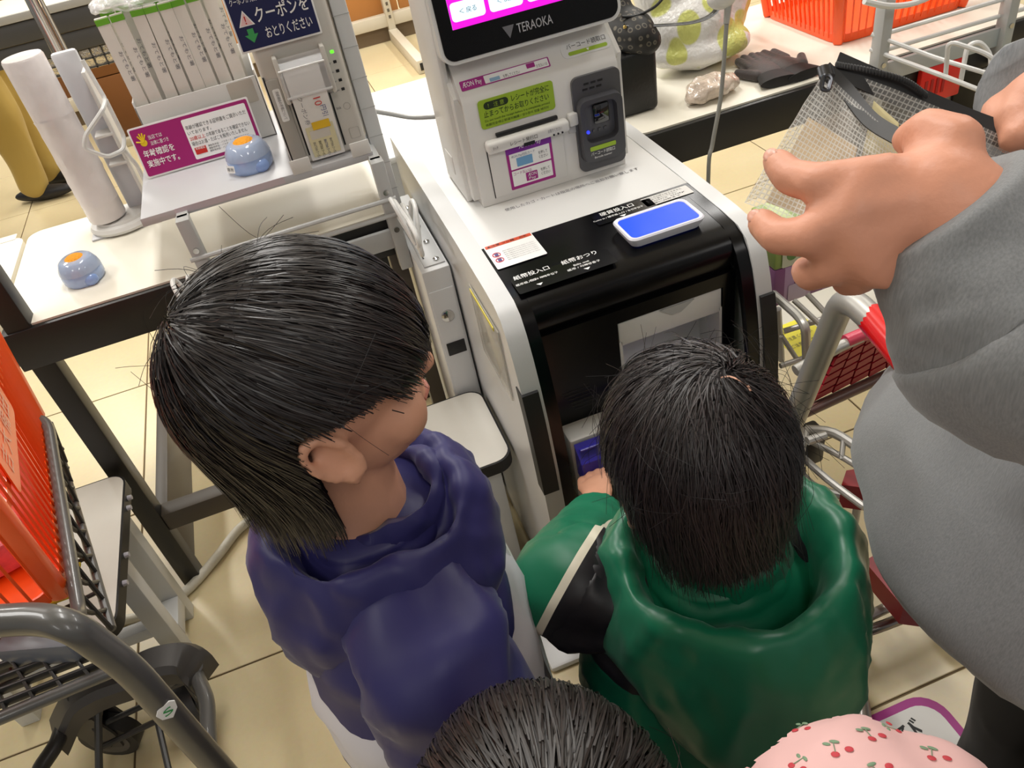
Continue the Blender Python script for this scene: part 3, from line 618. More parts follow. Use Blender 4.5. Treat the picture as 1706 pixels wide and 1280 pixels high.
def packs():
    proto = None; k = 0
    for row, (yy, n, zlift) in enumerate(((1.697, 8, 0), (1.735, 8, .006), (1.778, 8, .012))):
        for i in range(n):
            xx = bx0+.016+i*.0268+.004*random.random(); yj = yy+random.uniform(-.003, .003); h = .275
            o = MB()
            o.rings([[V(-.0115, -.004, 0), V(.0115, -.004, 0), V(.0115, .004, 0), V(-.0115, .004, 0)], [V(-.0115, -.0055, .1), V(.0115, -.0055, .1), V(.0115, .0055, .1), V(-.0115, .0055, .1)], [V(-.0112, -.004, h), V(.0112, -.004, h), V(.0112, .004, h), V(-.0112, .004, h)]])
            if proto is None:
                t = MB(); proto = obj('chopstick_sleeve', o.mesh('chopstick_sleeve'), paper, None, 20)
                gb = MB().rings([[V(-.0118, -.005, h-.012), V(.0118, -.005, h-.012), V(.0118, .005, h-.012), V(-.0118, .005, h-.012)], [V(-.0118, -.005, h-.002), V(.0118, -.005, h-.002), V(.0118, .005, h-.002), V(-.0118, .005, h-.002)]]).build('green_band', green_print, proto)
                tx = text('おてもと箸', V(.002, -.0048, .215), -Z3, X3, .0075, ink_grey, proto, lift=.0008, width=.055)
                parts = [gb, tx]; o2 = proto
            else:
                o2 = proto.copy(); COL.objects.link(o2)
                for pt in parts: c_ = pt.copy(); COL.objects.link(c_); c_.parent = o2
            o2.location = (xx, yj, .902+zlift); o2.rotation_euler = (random.uniform(-.03, .02), random.uniform(-.025, .025), random.uniform(-.15, .15))
            tag(o2, 'green-banded paper chopstick sleeve in the '+('front row behind the age sign', 'middle row of the white box', 'back row of the white box')[row], 'chopsticks', 'chopstick sleeves in the white box')
packs()
cb = thing('plastic_bag', 'clear crumpled plastic wrap over the chopstick sleeves', 'plastic bag', (-.23, 1.65, 1.18))
mb = MB()
for k in range(9): mb.ell((-.24+.024*k, 1.735+random.uniform(-.02, .02), 1.188+random.uniform(-.004, .008)), (.028, .04, .012))
me = remesh(mb, .006, 3, 'crumpled_wrap')
for v in me.vertices: v.co += v.normal*(.008*noise.noise(v.co*60)); 
obj('crumpled_wrap', me, mat('wrap_clear', '#eceaea', .12, alpha=.55, bump=.4, bscale=60), cb)
# sign leaning on the tray
sg = thing('age_check_sign', 'magenta and white age confirmation sign leaning on the tray edge', 'sign', (-.17, 1.63, .9))
su2 = V(0, .22, 1).normalized(); so = (at_z(250, 302, .9)+at_z(438, 242, .9))/2; sw = (at_z(438, 242, .9)-at_z(250, 302, .9)).length; shh = .088
Sg = lambda u_, v_: V(so.x, so.y+.012, .9035+shh/2)+X3*u_+su2*v_
sb = MB().prism(rrect(sw+.006, shh+.006, .003), Sg(0, 0)-X3.cross(su2)*.003, X3, su2, X3.cross(su2)*.003).build('backing', ink_white, sg)
mg = patch('magenta_field', Sg(0, 0), X3, su2, sw, shh, mat('sign_magenta', '#a0186c', .4), sb, .003, .0004)
wf = patch('white_field', Sg(sw*.20, .0), X3, su2, sw*.55, shh*.86, ink_white, mg, .003, .001)
hx = -sw*.5
MB().ell(Sg(hx+.017, .019)-su2*.002+X3.cross(su2)*.001, (.0065, .0065, .0006), (X3, su2, X3.cross(su2))).build('palm_icon', mat('hand_yellow', '#e8c81e', .5), mg)
for k, (ang, ln_) in enumerate(((60, .010), (80, .012), (98, .012), (118, .010), (165, .008))):
    a = radians(ang); c = Sg(hx+.017, .018)+X3.cross(su2)*.0012; d_ = X3*cos(a)+su2*sin(a); MB().tube([c, c+d_*(.005+ln_)], .0014, 6).build('finger_icon', MATS['hand_yellow'], mg)
text('当店では', Sg(hx+.028, .020), X3, su2, .008, ink_white, mg, lift=.0014, width=.026); text('法律に基づき', Sg(hx+.028, .009), X3, su2, .008, ink_white, mg, lift=.0014, width=.034)
text('年齢確認を', Sg(hx+.008, -.010), X3, su2, .014, ink_white, mg, lift=.0014, width=.058, bold=.03); text('実施中です。', Sg(hx+.008, -.029), X3, su2, .014, ink_white, mg, lift=.0014, width=.060, bold=.03)
wx = sw*.20-sw*.26
text('年齢が確認できる証明書をご提示いただ', Sg(wx, .018), X3, su2, .008, ink_black, wf, lift=.0018, width=sw*.52); text('いております。', Sg(wx, .008), X3, su2, .007, ink_black, wf, lift=.0018, width=sw*.2)
text('20歳以上', Sg(wx, -.003), X3, su2, .008, ink_red, wf, lift=.0018, width=sw*.13, bold=.02); text('の年齢であることを確認できない', Sg(wx+sw*.14, -.003), X3, su2, .008, ink_black, wf, lift=.0018, width=sw*.38)
text('場合はお酒・たばこを販売いたしません', Sg(wx, -.013), X3, su2, .008, ink_black, wf, lift=.0018, width=sw*.48)
rd = patch('red_box', Sg(wx+.012, -.023), X3, su2, .022, .013, ink_red, wf, .001, .0016); text('年齢確認', Sg(wx+.003, -.021), X3, su2, .0045, ink_white, rd, lift=.0024, width=.018)
for k in range(3): text('運転免許証・パスポート・健康保険証など', Sg(wx+.027, -.021-.005*k), X3, su2, .0038, ink_black, wf, lift=.0018, width=sw*.36)
# wall hooks plate visible under the sign
patch('print_ghost', V(-.14, 1.4500, .895), X3, Z3, .2, .012, mat('ghost_pink', '#cdbfc6', .4), tray, .002, .0004)
# ================================================================== sponge cups
egg_blue = mat('egg_blue', '#9fb6df', .22, coat=.4); egg_clear = mat('egg_clear', '#b9c8e2', .1, coat=.6, alpha=.75); sponge = mat('sponge_orange', '#f0a028', .85, bump=.5, bscale=250)
def sponge_cup(x, y, z, s, label):
    t = thing('sponge_cup', label, 'sponge cup', (x, y, z))
    MB().lathe([(.037*s, 0), (.041*s, .007*s), (.0415*s, .020*s), (.0385*s, .034*s), (.032*s, .046*s), (.0265*s, .050*s), (.0245*s, .045*s)], (x, y, z), seg=32).build('dome', egg_blue, t)
    MB().lathe([(.0245*s, .042*s), (.023*s, .048*s), (.015*s, .054*s), (.003*s, .056*s)], (x, y, z), seg=24).build('sponge', sponge, t)
    MB().lathe([(.0415*s, .026*s), (.0395*s, .035*s), (.033*s, .0475*s), (.0265*s, .0515*s)], (x, y, z), seg=32).build('clear_collar', egg_clear, t)
    MB().ell((x+.016*s, y-.031*s, z+.011*s), (.016*s, .012*s, .013*s)).build('front_window', mat('egg_blue_deep', '#8aa6dc', .2, coat=.3), t)
    return t
e1 = at_z(143, 470, .772); sponge_cup(e1.x, e1.y+.012, .7722, .95, 'blue sponge cup with orange sponge alone on the white table')
e2 = at_z(424, 290, .899); c2 = sponge_cup(e2.x, e2.y+.035, .8992, 1.02, 'blue sponge cup with orange sponge in front of the magenta sign')
patch('white_tag', V(e2.x-.035, e2.y+.003, .918), V(.75, -.66, 0), V(0.15, .2, 1), .018, .013, ink_white, c2, .001, .003)
text('専用', V(e2.x-.035, e2.y+.003, .918), V(.75, -.66, 0), V(.15, .2, 1), .007, ink_black, c2, lift=.0045, anchor='c')
# ================================================================== coupon printer
beige = mat('printer_beige', '#c9c5bd', .45, bump=.03, bscale=500); beige2 = mat('printer_beige_dark', '#aeaaa2', .45)
PX0, PX1, PY = -.018, .126, 1.478
P = thing('coupon_printer', 'beige coupon printer with navy sign and a printed coupon hanging out', 'printer', (.054, 1.58, .899))
MB().box((PX0, PY, .8995), (PX1, PY+.185, 1.30), .008, 3).build('housing', beige, P)
def Pf(px, py): q_ = at_y(px, py, PY); return V(q_.x, PY, q_.z)
# navy sign plate, a bit proud
nc = Pf(456, 30); ex_ = X3; sgm = MB().box((nc.x-.0685, PY-.010, nc.z-.040), (nc.x+.0695, PY-.004, nc.z+.060), .002).build('sign_plate', ink_white, P)
ny = mat('sign_navy', '#1d2350', .4); nf = patch('navy_field', V(nc.x+.0005, PY-.010, nc.z+.011), X3, Z3, .132, .094, ny, sgm, .001, .0006)
N_ = lambda u_, v_: V(nc.x+u_, PY-.010, nc.z+v_)
text('クーポンが発券される場合がありますので', N_(-.060, .034), X3, Z3, .011, ink_white, nf, lift=.0016, width=.122, bold=.01)
text('クーポンを', N_(-.028, .002), X3, Z3, .024, ink_white, nf, lift=.0016, width=.088, bold=.03); text('おとりください', N_(-.020, -.025), X3, Z3, .018, ink_white, nf, lift=.0016, width=.078, bold=.02)
MB().prism([(-.013, -.011), (.013, -.011), (0, .013)], N_(-.045, .012)-Y3*.0012, X3, Z3, -Y3*.0004).build('warning_triangle', ink_white, nf)
MB().prism([(-.010, -.009), (.010, -.009), (0, .010)], N_(-.045, .0115)-Y3*.0018, X3, Z3, -Y3*.0003).build('warning_inner', mat('warn_pale', '#f0c8c8', .5), nf); text('！', N_(-.045, .010), X3, Z3, .012, ink_red, nf, lift=.0026, anchor='c', bold=.03)
MB().prism([(-.005, 0), (.005, 0), (.005, -.009), (.011, -.009), (0, -.022), (-.011, -.009), (-.005, -.009)], N_(-.043, -.004)-Y3*.0012, X3, Z3, -Y3*.0004).build('green_arrow', mat('arrow_green', '#3fa35a', .5), nf)
# left access door with dark gap and label
MB().box((PX0+.004, PY-.003, .915), (PX0+.030, PY+.004, 1.06), .002).build('ink_door', beige2, P)
MB().box((PX0+.0015, PY-.0012, .912), (PX0+.004, PY+.002, 1.066)).build('door_gap', black_matte, P)
patch('door_label', V(PX0+.0165, PY-.003, 1.015), X3, Z3, .013, .058, ink_white, P, .003, .0006)
text('用紙補給の手順について', V(PX0+.014, PY-.003, 1.040), -Z3, X3, .006, ink_grey, P, lift=.0016, width=.05)
# mouth: transparent cover + coupon paper
clear = mat('clear_cover', '#d8d4d2', .08, alpha=.42, coat=.5)
cov = MB().rings([[V(x, PY-y_, z) for y_, z in ((.0, 1.085), (.012, 1.092), (.030, 1.062), (.034, 1.028), (.0, 1.020))] for x in (PX0+.030, PX1-.034)]).build('clear_cover', clear, P)
for xx in (PX0+.027, PX1-.035): MB().box((xx, PY-.026, 1.018), (xx+.008, PY+.001, 1.098), .003).build('cover_arm', beige, P)
for zz in (1.086, 1.040): MB().tube([(PX0+.030, PY-.03, zz-.01), (PX1-.034, PY-.03, zz-.01)], .0016, 6).build('cover_rib', ink_white, cov)
MB().box((PX0+.034, PY-.0012, .915), (PX0+.037, PY+.001, 1.012)).build('mouth_slot', black_matte, P); MB().box((PX1-.042, PY-.0012, .915), (PX1-.039, PY+.001, 1.012)).build('mouth_slot', black_matte, P)
CP = thing('coupon_paper', 'white printed coupon slip hanging from the printer mouth', 'coupon', (.05, PY-.01, .92))
cpx = (PX0+PX1)/2-.004; cw = .062
pth = [(PY-.018, 1.075), (PY-.026, 1.05), (PY-.028, 1.025), (PY-.018, .995), (PY-.010, .96), (PY-.008, .925), (PY-.010, .906)]
cpm = MB().rings([[V(cpx-cw/2, y, z), V(cpx+cw/2, y, z), V(cpx+cw/2, y+.0006, z), V(cpx-cw/2, y+.0006, z)] for y, z in pth]).build('paper', mat('coupon_paper', '#eceae6', .5), CP)
Cq = lambda u_, z: V(cpx+u_, np.interp(-z, [-b for a, b in pth], [a for a, b in pth]), z)
cn = V(0, -.97, .2).normalized(); cu = V(0, .12, .99).normalized()
def cpatch(nm, u_, z, w_, h_, m): return patch(nm, Cq(u_, z)-Y3*.001, X3, V(0, .0, 1), w_, h_, m, cpm, .001, .0012)
cpatch('cream_panel', 0, .945, .050, .066, mat('coupon_cream', '#ded6ae', .5)); cpatch('yellow_panel', .004, .968, .032, .014, mat('coupon_yellow', '#e8bd28', .5)); cpatch('logo_panel', -.002, .952, .036, .016, mat('coupon_panel', '#d4cfc4', .5))
for k in range(4): text('BRATTINA クーポン', Cq(-.020+.010*k, .9395)-Y3*.002, -Z3, X3, .006, [ink_grey, ink_black, mat('ink_indigo', '#3c4688', .5), ink_grey][k], cpm, lift=.0018, width=.03)
text('10', Cq(.004, 1.020)-Y3*.001, -Z3, X3, .013, ink_red, cpm, lift=.0012); text('円引', Cq(.012, 1.003)-Y3*.001, -Z3, X3, .010, mat('ink_indigo', '#3c4688', .5), cpm, lift=.0014); text('クーポン券', Cq(-.022, 1.028)-Y3*.001, -Z3, X3, .009, ink_grey, cpm, lift=.0012, width=.05)
# right control strip
lx = PX1-.014
for k, (s_, zz) in enumerate((('', 1.075), ('Error', 1.058), ('Replace Ink', 1.042), ('Check Paper', 1.026), ('Paper Jam', 1.010))):
    MB().box((lx-.004, PY-.0012, zz), (lx+.002, PY+.001, zz+.005), .0008).build('status_light', (mat('led_green', '#5cff2a', .3, emit=1.5) if k == 0 else black_matte), P)
    if s_: text(s_, V(lx-.0055-.022, PY, zz), X3, Z3, .0042, ink_grey, P, lift=.0008, width=.020)
MB().tube([V(lx-.003+.006*cos(a), PY-.0004, .982+.006*sin(a)) for a in np.linspace(0, 2*pi, 20)[:-1]], .0006, 6, closed=True).build('round_button', beige2, P); text('Ink', V(lx-.022, PY, .980), X3, Z3, .005, ink_grey, P, lift=.0008)
MB().tube(fillet([V(lx-.012, PY-.0004, .922), V(lx+.006, PY-.0004, .922), V(lx+.006, PY-.0004, .942), V(lx-.012, PY-.0004, .942)], .003, closed=True), .0006, 6, closed=True).build('power_key', beige2, P)
for r_ in range(5):
    for k in range(10): MB().box((PX1-.044+k*.0034, PY-.0008, 1.175+r_*.006), (PX1-.0425+k*.0034, PY+.001, 1.1768+r_*.006)).build('speaker_hole', ink_grey, P)
# white column behind the printer and the cable from it to the kiosk
wc = MB().box((.132, 1.50, .70), (.160, 1.56, 1.45), .003).build('support_column', white_metal); tag(wc, 'slim white support column next to the coupon printer', 'column')
for k in range(12): MB().box((.1315, 1.4992, .74+k*.055), (.1605, 1.5001, .7415+k*.055)).build('tape_seam', grey_metal, wc)
cab = MB().tube(smooth_path([at_y(615, 184, 1.58), at_y(650, 190, 1.57), at_y(690, 196, 1.54), at_y(745, 193, 1.47)], 6), .0045, 8).build('printer_cable', mat('cable_grey', '#9a9a98', .4)); tag(cab, 'short grey cable running from the printer to the kiosk', 'cable')
# ================================================================== things on the right packing table
TZ = .772
hand_bag = thing('handbag', 'black leather handbag with monogram cloth beside the kiosk', 'bag', (.74, 1.62, TZ))
bk_leather = mat('black_leather', '#0f0f10', .35, bump=.1, bscale=200)
hb0 = at_z(1057, 194, TZ); hb1 = at_z(1101, 182, TZ)
MB().box((hb0.x-.03, hb0.y, TZ), (hb1.x, hb0.y+.16, TZ+.135), .012, 3).build('body', bk_leather, hand_bag)
def monogram():
    m = bpy.data.materials.new('monogram_cloth'); m.use_nodes = True; nt = m.node_tree; b = nt.nodes['Principled BSDF']; b.inputs['Roughness'].default_value = .6
    tc = nt.nodes.new('ShaderNodeTexCoord'); mp = nt.nodes.new('ShaderNodeMapping'); mp.inputs['Scale'].default_value = (62, 62, 62); nt.links.new(tc.outputs['Object'], mp.inputs[0])
    vo = nt.nodes.new('ShaderNodeTexVoronoi'); vo.inputs['Scale'].default_value = 1.; vo.inputs['Randomness'].default_value = .15; nt.links.new(mp.outputs[0], vo.inputs['Vector'])
    r = nt.nodes.new('ShaderNodeValToRGB'); r.color_ramp.interpolation = 'LINEAR'; e = r.color_ramp.elements
    e[0].position = .22; e[0].color = srgb('#141312')+[1]; e[1].position = .40; e[1].color = srgb('#141312')+[1]
    k = e.new(.28); k.color = srgb('#5f594e')+[1]; k = e.new(.34); k.color = srgb('#5f594e')+[1]
    nt.links.new(vo.outputs['Distance'], r.inputs[0]); nt.links.new(r.outputs[0], b.inputs['Base Color']); return m
mb = MB(); cxx = (hb0.x+hb1.x)/2-.01
mb.ell((cxx, hb0.y+.06, TZ+.16), (.055, .085, .045)); mb.ell((cxx+.02, hb0.y+.02, TZ+.145), (.035, .045, .03)); mb.ell((cxx-.01, hb0.y+.10, TZ+.20), (.04, .05, .04))
obj('monogram_wrap', remesh(mb, .006, 4), monogram(), hand_bag)
MB().box((cxx-.05, hb0.y+.10, TZ+.2), (cxx+.025, hb0.y+.14, TZ+.30), .012, 3).build('upper_pouch', bk_leather, hand_bag)
MB().tube(smooth_path([at_y(1040, 42, 1.55), at_y(1080, 43, 1.55), at_y(1150, 38, 1.55), at_y(1185, 25, 1.56), at_y(1198, 5, 1.58), at_y(1195, -25, 1.60)], 6), .0075, 8, flat=.35).build('strap', bk_leather, hand_bag)
MB().tube(smooth_path([at_y(1036, 28, 1.56), at_y(1060, 26, 1.56), at_y(1090, 12, 1.57), at_y(1110, -10, 1.58)], 6), .003, 8).build('strap', bk_leather, hand_bag)
MB().lathe([(.004, 0), (.003, .003)], at_y(1041, 45, 1.543), (0, -1, .3), 10).build('rivet', mat('brass', '#c8a860', .25, metal=1.), hand_bag)
def bag_print():
    m = bpy.data.materials.new('bag_leaf_print'); m.use_nodes = True; nt = m.node_tree; b = nt.nodes['Principled BSDF']; b.inputs['Roughness'].default_value = .3
    tc = nt.nodes.new('ShaderNodeTexCoord'); mp = nt.nodes.new('ShaderNodeMapping'); mp.inputs['Scale'].default_value = (16, 16, 12); nt.links.new(tc.outputs['Object'], mp.inputs[0])
    vo = nt.nodes.new('ShaderNodeTexVoronoi'); vo.inputs['Scale'].default_value = 1.; vo.inputs['Randomness'].default_value = .8; nt.links.new(mp.outputs[0], vo.inputs['Vector'])
    r = nt.nodes.new('ShaderNodeValToRGB'); e = r.color_ramp.elements; e[0].position = .42; e[0].color = srgb('#cdd078')+[1]; e[1].position = .47; e[1].color = srgb('#e2e0dc')+[1]
    nt.links.new(vo.outputs['Distance'], r.inputs[0]); nt.links.new(r.outputs[0], b.inputs['Base Color'])
    n = nt.nodes.new('ShaderNodeTexNoise'); n.inputs['Scale'].default_value = 25; bp = nt.nodes.new('ShaderNodeBump'); bp.inputs['Strength'].default_value = .25; bp.inputs['Distance'].default_value = .02
    nt.links.new(n.outputs['Fac'], bp.inputs['Height']); nt.links.new(bp.outputs[0], b.inputs['Normal']); return m
mb = MB(); mb.ell((.93, 1.73, TZ+.09), (.11, .09, .085)); mb.ell((1.0, 1.755, TZ+.12), (.10, .075, .11)); mb.ell((.90, 1.76, TZ+.18), (.09, .07, .10)); mb.ell((1.0, 1.77, TZ+.22), (.08, .06, .11)); mb.ell((.94, 1.70, TZ+.045), (.12, .075, .042))
me = remesh(mb, .008, 5, 'bag_body')
for v in me.vertices:
    v.co += v.normal*(.010*noise.noise(v.co*12)+.003*noise.noise(v.co*35)); v.co.z = max(v.co.z, TZ+.001)
pb_ = thing('plastic_bag', 'white plastic shopping bag with yellow-green leaf print on the table', 'plastic bag', (.95, 1.73, TZ)); obj('bag_body', me, bag_print(), pb_)
mb = MB(); 
for s_ in (-1, 1): mb.tube(smooth_path([V(.95+.05*s_, 1.76, TZ+.27), V(.96+.04*s_, 1.755, TZ+.36), V(.99+.02*s_, 1.75, TZ+.42)], 5), .016, 10, flat=.4)
mb.build('bag_handle', mat('bag_film_white', '#e0dfdc', .3), pb_)
mb = MB(); pc = at_z(1183, 148, TZ+.02); mb.ell((pc.x, pc.y, TZ+.025), (.055, .04, .024)); mb.ell((pc.x+.04, pc.y+.01, TZ+.02), (.035, .03, .016)); mb.ell((pc.x-.03, pc.y-.01, TZ+.016), (.035, .025, .015))
me = remesh(mb, .004, 3, 'packet')
for v in me.vertices: v.co += v.normal*(.006*noise.noise(v.co*60)); v.co.z = max(v.co.z, TZ+.001)
pkt = obj('snack_packet', me, mat('packet_film', '#c9b8a8', .15, var=.25, vscale=45, bump=.6, bscale=50, coat=.5)); tag(pkt, 'small crinkled clear snack packet in front of the printed bag', 'packet')
# gloves
glove_m = mat('glove_brown', '#352d2c', .6, bump=.15, bscale=120, sheen=.3); cuff_m = mat('glove_cuff', '#151314', .7)
def glove(px, py, ang, s, label, flip=1):
    c = at_z(px, py, TZ); t = thing('glove', label, 'glove', (c.x, c.y, TZ), 'pair of dark brown gloves')
    d = V(cos(ang), sin(ang), 0); n = V(-sin(ang), cos(ang), 0); b = V(c.x, c.y, TZ+.012)
    mb = MB(); mb.ell(b+d*.045*s, (.05*s, .036*s, .012), (d, n, Z3))
    for k, (o_, L_) in enumerate(((-.026, .052), (-.009, .062), (.009, .060), (.025, .048))): mb.cap(b+d*.075*s+n*o_*s, b+d*(.075+L_)*s+n*o_*1.1*s, .0105*s, .0095*s)
    mb.cap(b+d*.02*s+n*.03*s*flip, b+d*.06*s+n*.055*s*flip, .012*s, .010*s)
    me = remesh(mb, .0035, 4); 
    for v in me.vertices: v.co.z = max(v.co.z, TZ+.0008)
    obj('glove_body', me, glove_m, t)
    mb = MB(); mb.rings([[b+d*(q*s)+n*(w2*cos(a)*s)+Z3*(.011*sin(a)) for a in np.linspace(0, 2*pi, 17)[:-1]] for q, w2 in ((-.035, .046), (-.02, .043), (.01, .034))]); mb.build('cuff', cuff_m, t)
glove(1289, 136, radians(82), 1.0, 'dark brown knitted glove of the pair, lying next to the snack packet', 1)
glove(1327, 126, radians(92), .98, 'dark brown knitted glove of the pair, lying next to the bag hanger rack', -1)
# hand scanner cord hanging beside the kiosk
cc = MB().tube(smooth_path([at_y(1222, -40, 1.40), at_y(1213, 0, 1.40), at_y(1209, 60, 1.38), at_y(1201, 160, 1.36), at_y(1187, 240, 1.34), at_y(1180, 300, 1.33), V(at_y(1178, 320, 1.33).x, 1.33, .3), V(at_y(1178, 320, 1.33).x-.04, 1.35, .05)], 6), .0042, 10).build('scanner_cord', mat('cord_grey', '#86857f', .4)); tag(cc, 'grey cord hanging down beside the kiosk in front of the bags', 'cord')
MB().tube([at_y(1215, -6, 1.399), at_y(1210, 40, 1.386)], [.0075, .0055], 10).build('strain_relief', mat('strain_grey', '#a5a49e', .4), cc)
ho = MB(); ho.ell(at_y(1203, 4, 1.40)+V(0, 0, .01), (.03, .02, .022)); hs = ho.build('hand_scanner', white_plastic); tag(hs, 'white hand scanner nose above the hanging grey cord', 'scanner')
MB().tube([at_y(1203, 4, 1.40)+V(-.02, .01, .02), at_y(1180, -25, 1.42)], .016, 12).build('scanner_body', white_plastic, hs)
# ================================================================== baskets
orange = mat('orange_plastic', '#ff5c18', .36, coat=.15)
def basket(name, label, c, yaw, W, D, H, zb, taper=.82, ribs=16, lettering=None):
    """open shopping basket: slotted walls between top rim and bottom, two handles"""
    t = thing(name, label, 'basket', (c[0], c[1], zb)); ca, sa = cos(yaw), sin(yaw)
    def T(x, y, z): return V(c[0]+x*ca-y*sa, c[1]+x*sa+y*ca, zb+z)
    def k(z): return taper+(1-taper)*z/H
    MB().rings([[T(a*taper, b*taper, z) for a, b in rrect(W, D, .04, 4)] for z in (0, .006)]).build('bottom', orange, t)
    def loop(z0, z1, out, th, nm):
        o1 = rrect(W+2*out, D+2*out, .045, 5); i1 = rrect(W+2*out-2*th, D+2*out-2*th, .042, 5)
        MB().rings([[T(a*k(z0), b*k(z0), z0) for a, b in i1], [T(a*k(z0), b*k(z0), z0) for a, b in o1], [T(a*k(z1), b*k(z1), z1) for a, b in o1], [T(a*k(z1), b*k(z1), z1) for a, b in i1], [T(a*k(z0), b*k(z0), z0) for a, b in i1]], cap=False).build(nm, orange, t)
    loop(H-.024, H, .007, .010, 'rim'); loop(H*.52, H*.52+.012, .001, .004, 'mid_band'); loop(0, .02, .001, .004, 'base_band')
    rb = MB()
    def rib(x, y, x2, y2): rb.bar(T(x*k(.01), y*k(.01), .01), T(x2*k(H-.02), y2*k(H-.02), H-.02), .0035, .0055, up=(T(x, y, 0)-T(0, 0, 0)))
    n1, n2 = int(W/.024), int(D/.024)
    for i in range(n1+1):
        x = -W/2+.02+(W-.04)*i/n1
        for s_ in (-1, 1): rib(x, s_*D/2, x, s_*D/2)
    for i in range(n2+1):
        y = -D/2+.02+(D-.04)*i/n2
        for s_ in (-1, 1): rib(s_*W/2, y, s_*W/2, y)
    r_ = rb.build('wall_ribs', orange, t, 0); r_['kind'] = 'stuff'
    for sx in (-1, 1):
        for sy in (-1, 1): MB().bar(T(sx*(W/2-.008)*taper, sy*(D/2-.008)*taper, 0), T(sx*(W/2-.006), sy*(D/2-.006), H), .022, .022, .006).build('corner_post', orange, t)
    for s_ in (-1, 1):
        MB().tube(fillet([T(-W*.38, s_*(D/2+.012), H-.01), T(-W*.36, s_*(D/2-.03), H+.006), T(W*.36, s_*(D/2-.03), H+.006), T(W*.38, s_*(D/2+.012), H-.01)], .02), .007, 8).build('handle', orange, t)
    return t, T, k
# right basket on the packing table
bR, _, _ = basket('shopping_basket', 'orange shopping basket on the packing table behind the gloves', (1.40, 1.735), 0, .42, .36, .23, TZ+.001)
red_tag = MB().box((1.30, 1.41, .50), (1.37, 1.435, .60), .004); rt = thing('red_bin', 'small red slotted bin hanging below the right rack', 'bin', (1.33, 1.42, .5))
q0 = at_y(1535, 115, 1.43); q1 = at_y(1582, 160, 1.43)
MB().box((q0.x, 1.425, q1.z), (q1.x+.02, 1.440, q0.z), .004).build('face', mat('red_plastic', '#e8261a', .35), rt)
for k in range(4): MB().box((q0.x+.012+k*.015, 1.4235, q1.z+.02), (q0.x+.019+k*.015, 1.4255, q0.z-.03)).build('slot', mat('red_slot', '#b01810', .4), rt)
# far-right panels behind the rack
gp = thing('grey_partition', 'grey-brown partition panel with a black rounded sign behind the right rack', 'panel', (1.9, 2.6, 0))
MB().box((1.72, 2.3, 0), (2.4, 2.34, 1.25), .003).build('panel', mat('partition_taupe', '#8d837c', .5), gp)
bp_ = at_y(1640, 60, 2.30); MB().box((bp_.x-.10, 2.285, bp_.z-.35), (bp_.x+.12, 2.30, bp_.z+.05), .012).build('black_plate', black_gloss, gp)
# teal bag hanging on the far right
mb = MB(); tc_ = at_y(1692, 130, 1.28); mb.ell(tc_+V(.06, 0, -.05), (.055, .03, .10)); mb.ell(tc_+V(.07, .02, -.10), (.055, .035, .08))
te = remesh(mb, .007, 4)
for v in te.vertices: v.co += v.normal*(.008*noise.noise(v.co*30))
tb = obj('carrier_bag', te, mat('teal_film', '#9cc9cc', .3, var=.1, vscale=20)); tag(tb, 'pale teal plastic bag hanging at the end of the white hook', 'bag')

# ================================================================== left cart
tube_m = mat('cart_charcoal', '#4f4e4c', .34, coat=.25); tube_d = mat('cart_dark', '#302f2e', .4); cart_pl = mat('cart_plastic', '#403d3b', .42)
LC = thing('shopping_cart', 'charcoal tube shopping cart carrying the orange basket', 'cart', (-.5, .85, 0))
Lp = lambda x, y, z: at_z(x, y, z)
HZL = .90
P1, P2 = Lp(118, 1042, HZL), Lp(215, 1112, .815)
P3 = V(P2.x+.004, P2.y-.004, .10)
handle = [Lp(-160, 1075, HZL), Lp(-20, 1036, HZL), Lp(60, 1030, HZL), P1, P2, P3]
hdir = (Lp(-20, 1036, HZL)-P1).normalized(); L1 = P1+hdir*.40; L2 = L1+V(-.02, .03, -.085)-hdir*.0; L3 = V(L2.x, L2.y, .10)
handle = [L3, L2, L1, Lp(-20, 1036, HZL), Lp(60, 1030, HZL), P1, P2, P3]
MB().tube(fillet(handle, .035, 6), .0155, 16).build('handle_frame', tube_m, LC)
for e_ in (P3, L3):
    MB().tube([e_+V(-.012, 0, -.042), e_+V(.012, 0, -.042)], .057, 20).build('rear_wheel', mat('tyre_grey', '#2b2928', .5), LC); MB().tube([e_+V(0, 0, .02), e_+V(0, 0, -.02)], .02, 14).build('wheel_socket', cart_pl, LC)
t0, t1 = Lp(84, 700, .735), Lp(133, 1028, .735); u0, u1 = Lp(101, 738, .655), Lp(186, 1048, .655)
end_in = t0+V(-.05, .01, 0)
MB().tube(fillet([t0+V(-.30, .09, 0), t0+V(-.015, .012, 0), t0+V(.0, -.02, 0), t1, P1], .02), .0085, 12).build('basket_rail', tube_m, LC)
MB().tube(fillet([u0+V(-.30, .09, 0), u0+V(-.01, .005, 0), u0+V(0, -.02, 0), u1], .02), .006, 10).build('basket_rail', tube_m, LC)
n = 8
for k in range(n):
    a = t0.lerp(t1, (k+.15)/n); b = u0.lerp(u1, min(1, (k+1.05)/n)); MB().tube([a, b], .0034, 8).build('side_wire', tube_d, LC)
    a = t0.lerp(t1, (k+.75)/n); b = u0.lerp(u1, (k+.35)/n); MB().tube(smooth_path([a, a.lerp(b, .5)+V(0, -.006, 0), b], 3), .0034, 8).build('side_wire', tube_d, LC)
fw = (t0-t1).normalized(); fw.z = 0; fw.normalize(); lw = V(-fw.y, fw.x, 0)
for k in range(7):
    a = u0.lerp(u1, k/6.); MB().tube([a, a+lw*.34], .0032, 8).build('floor_wire', tube_d, LC)
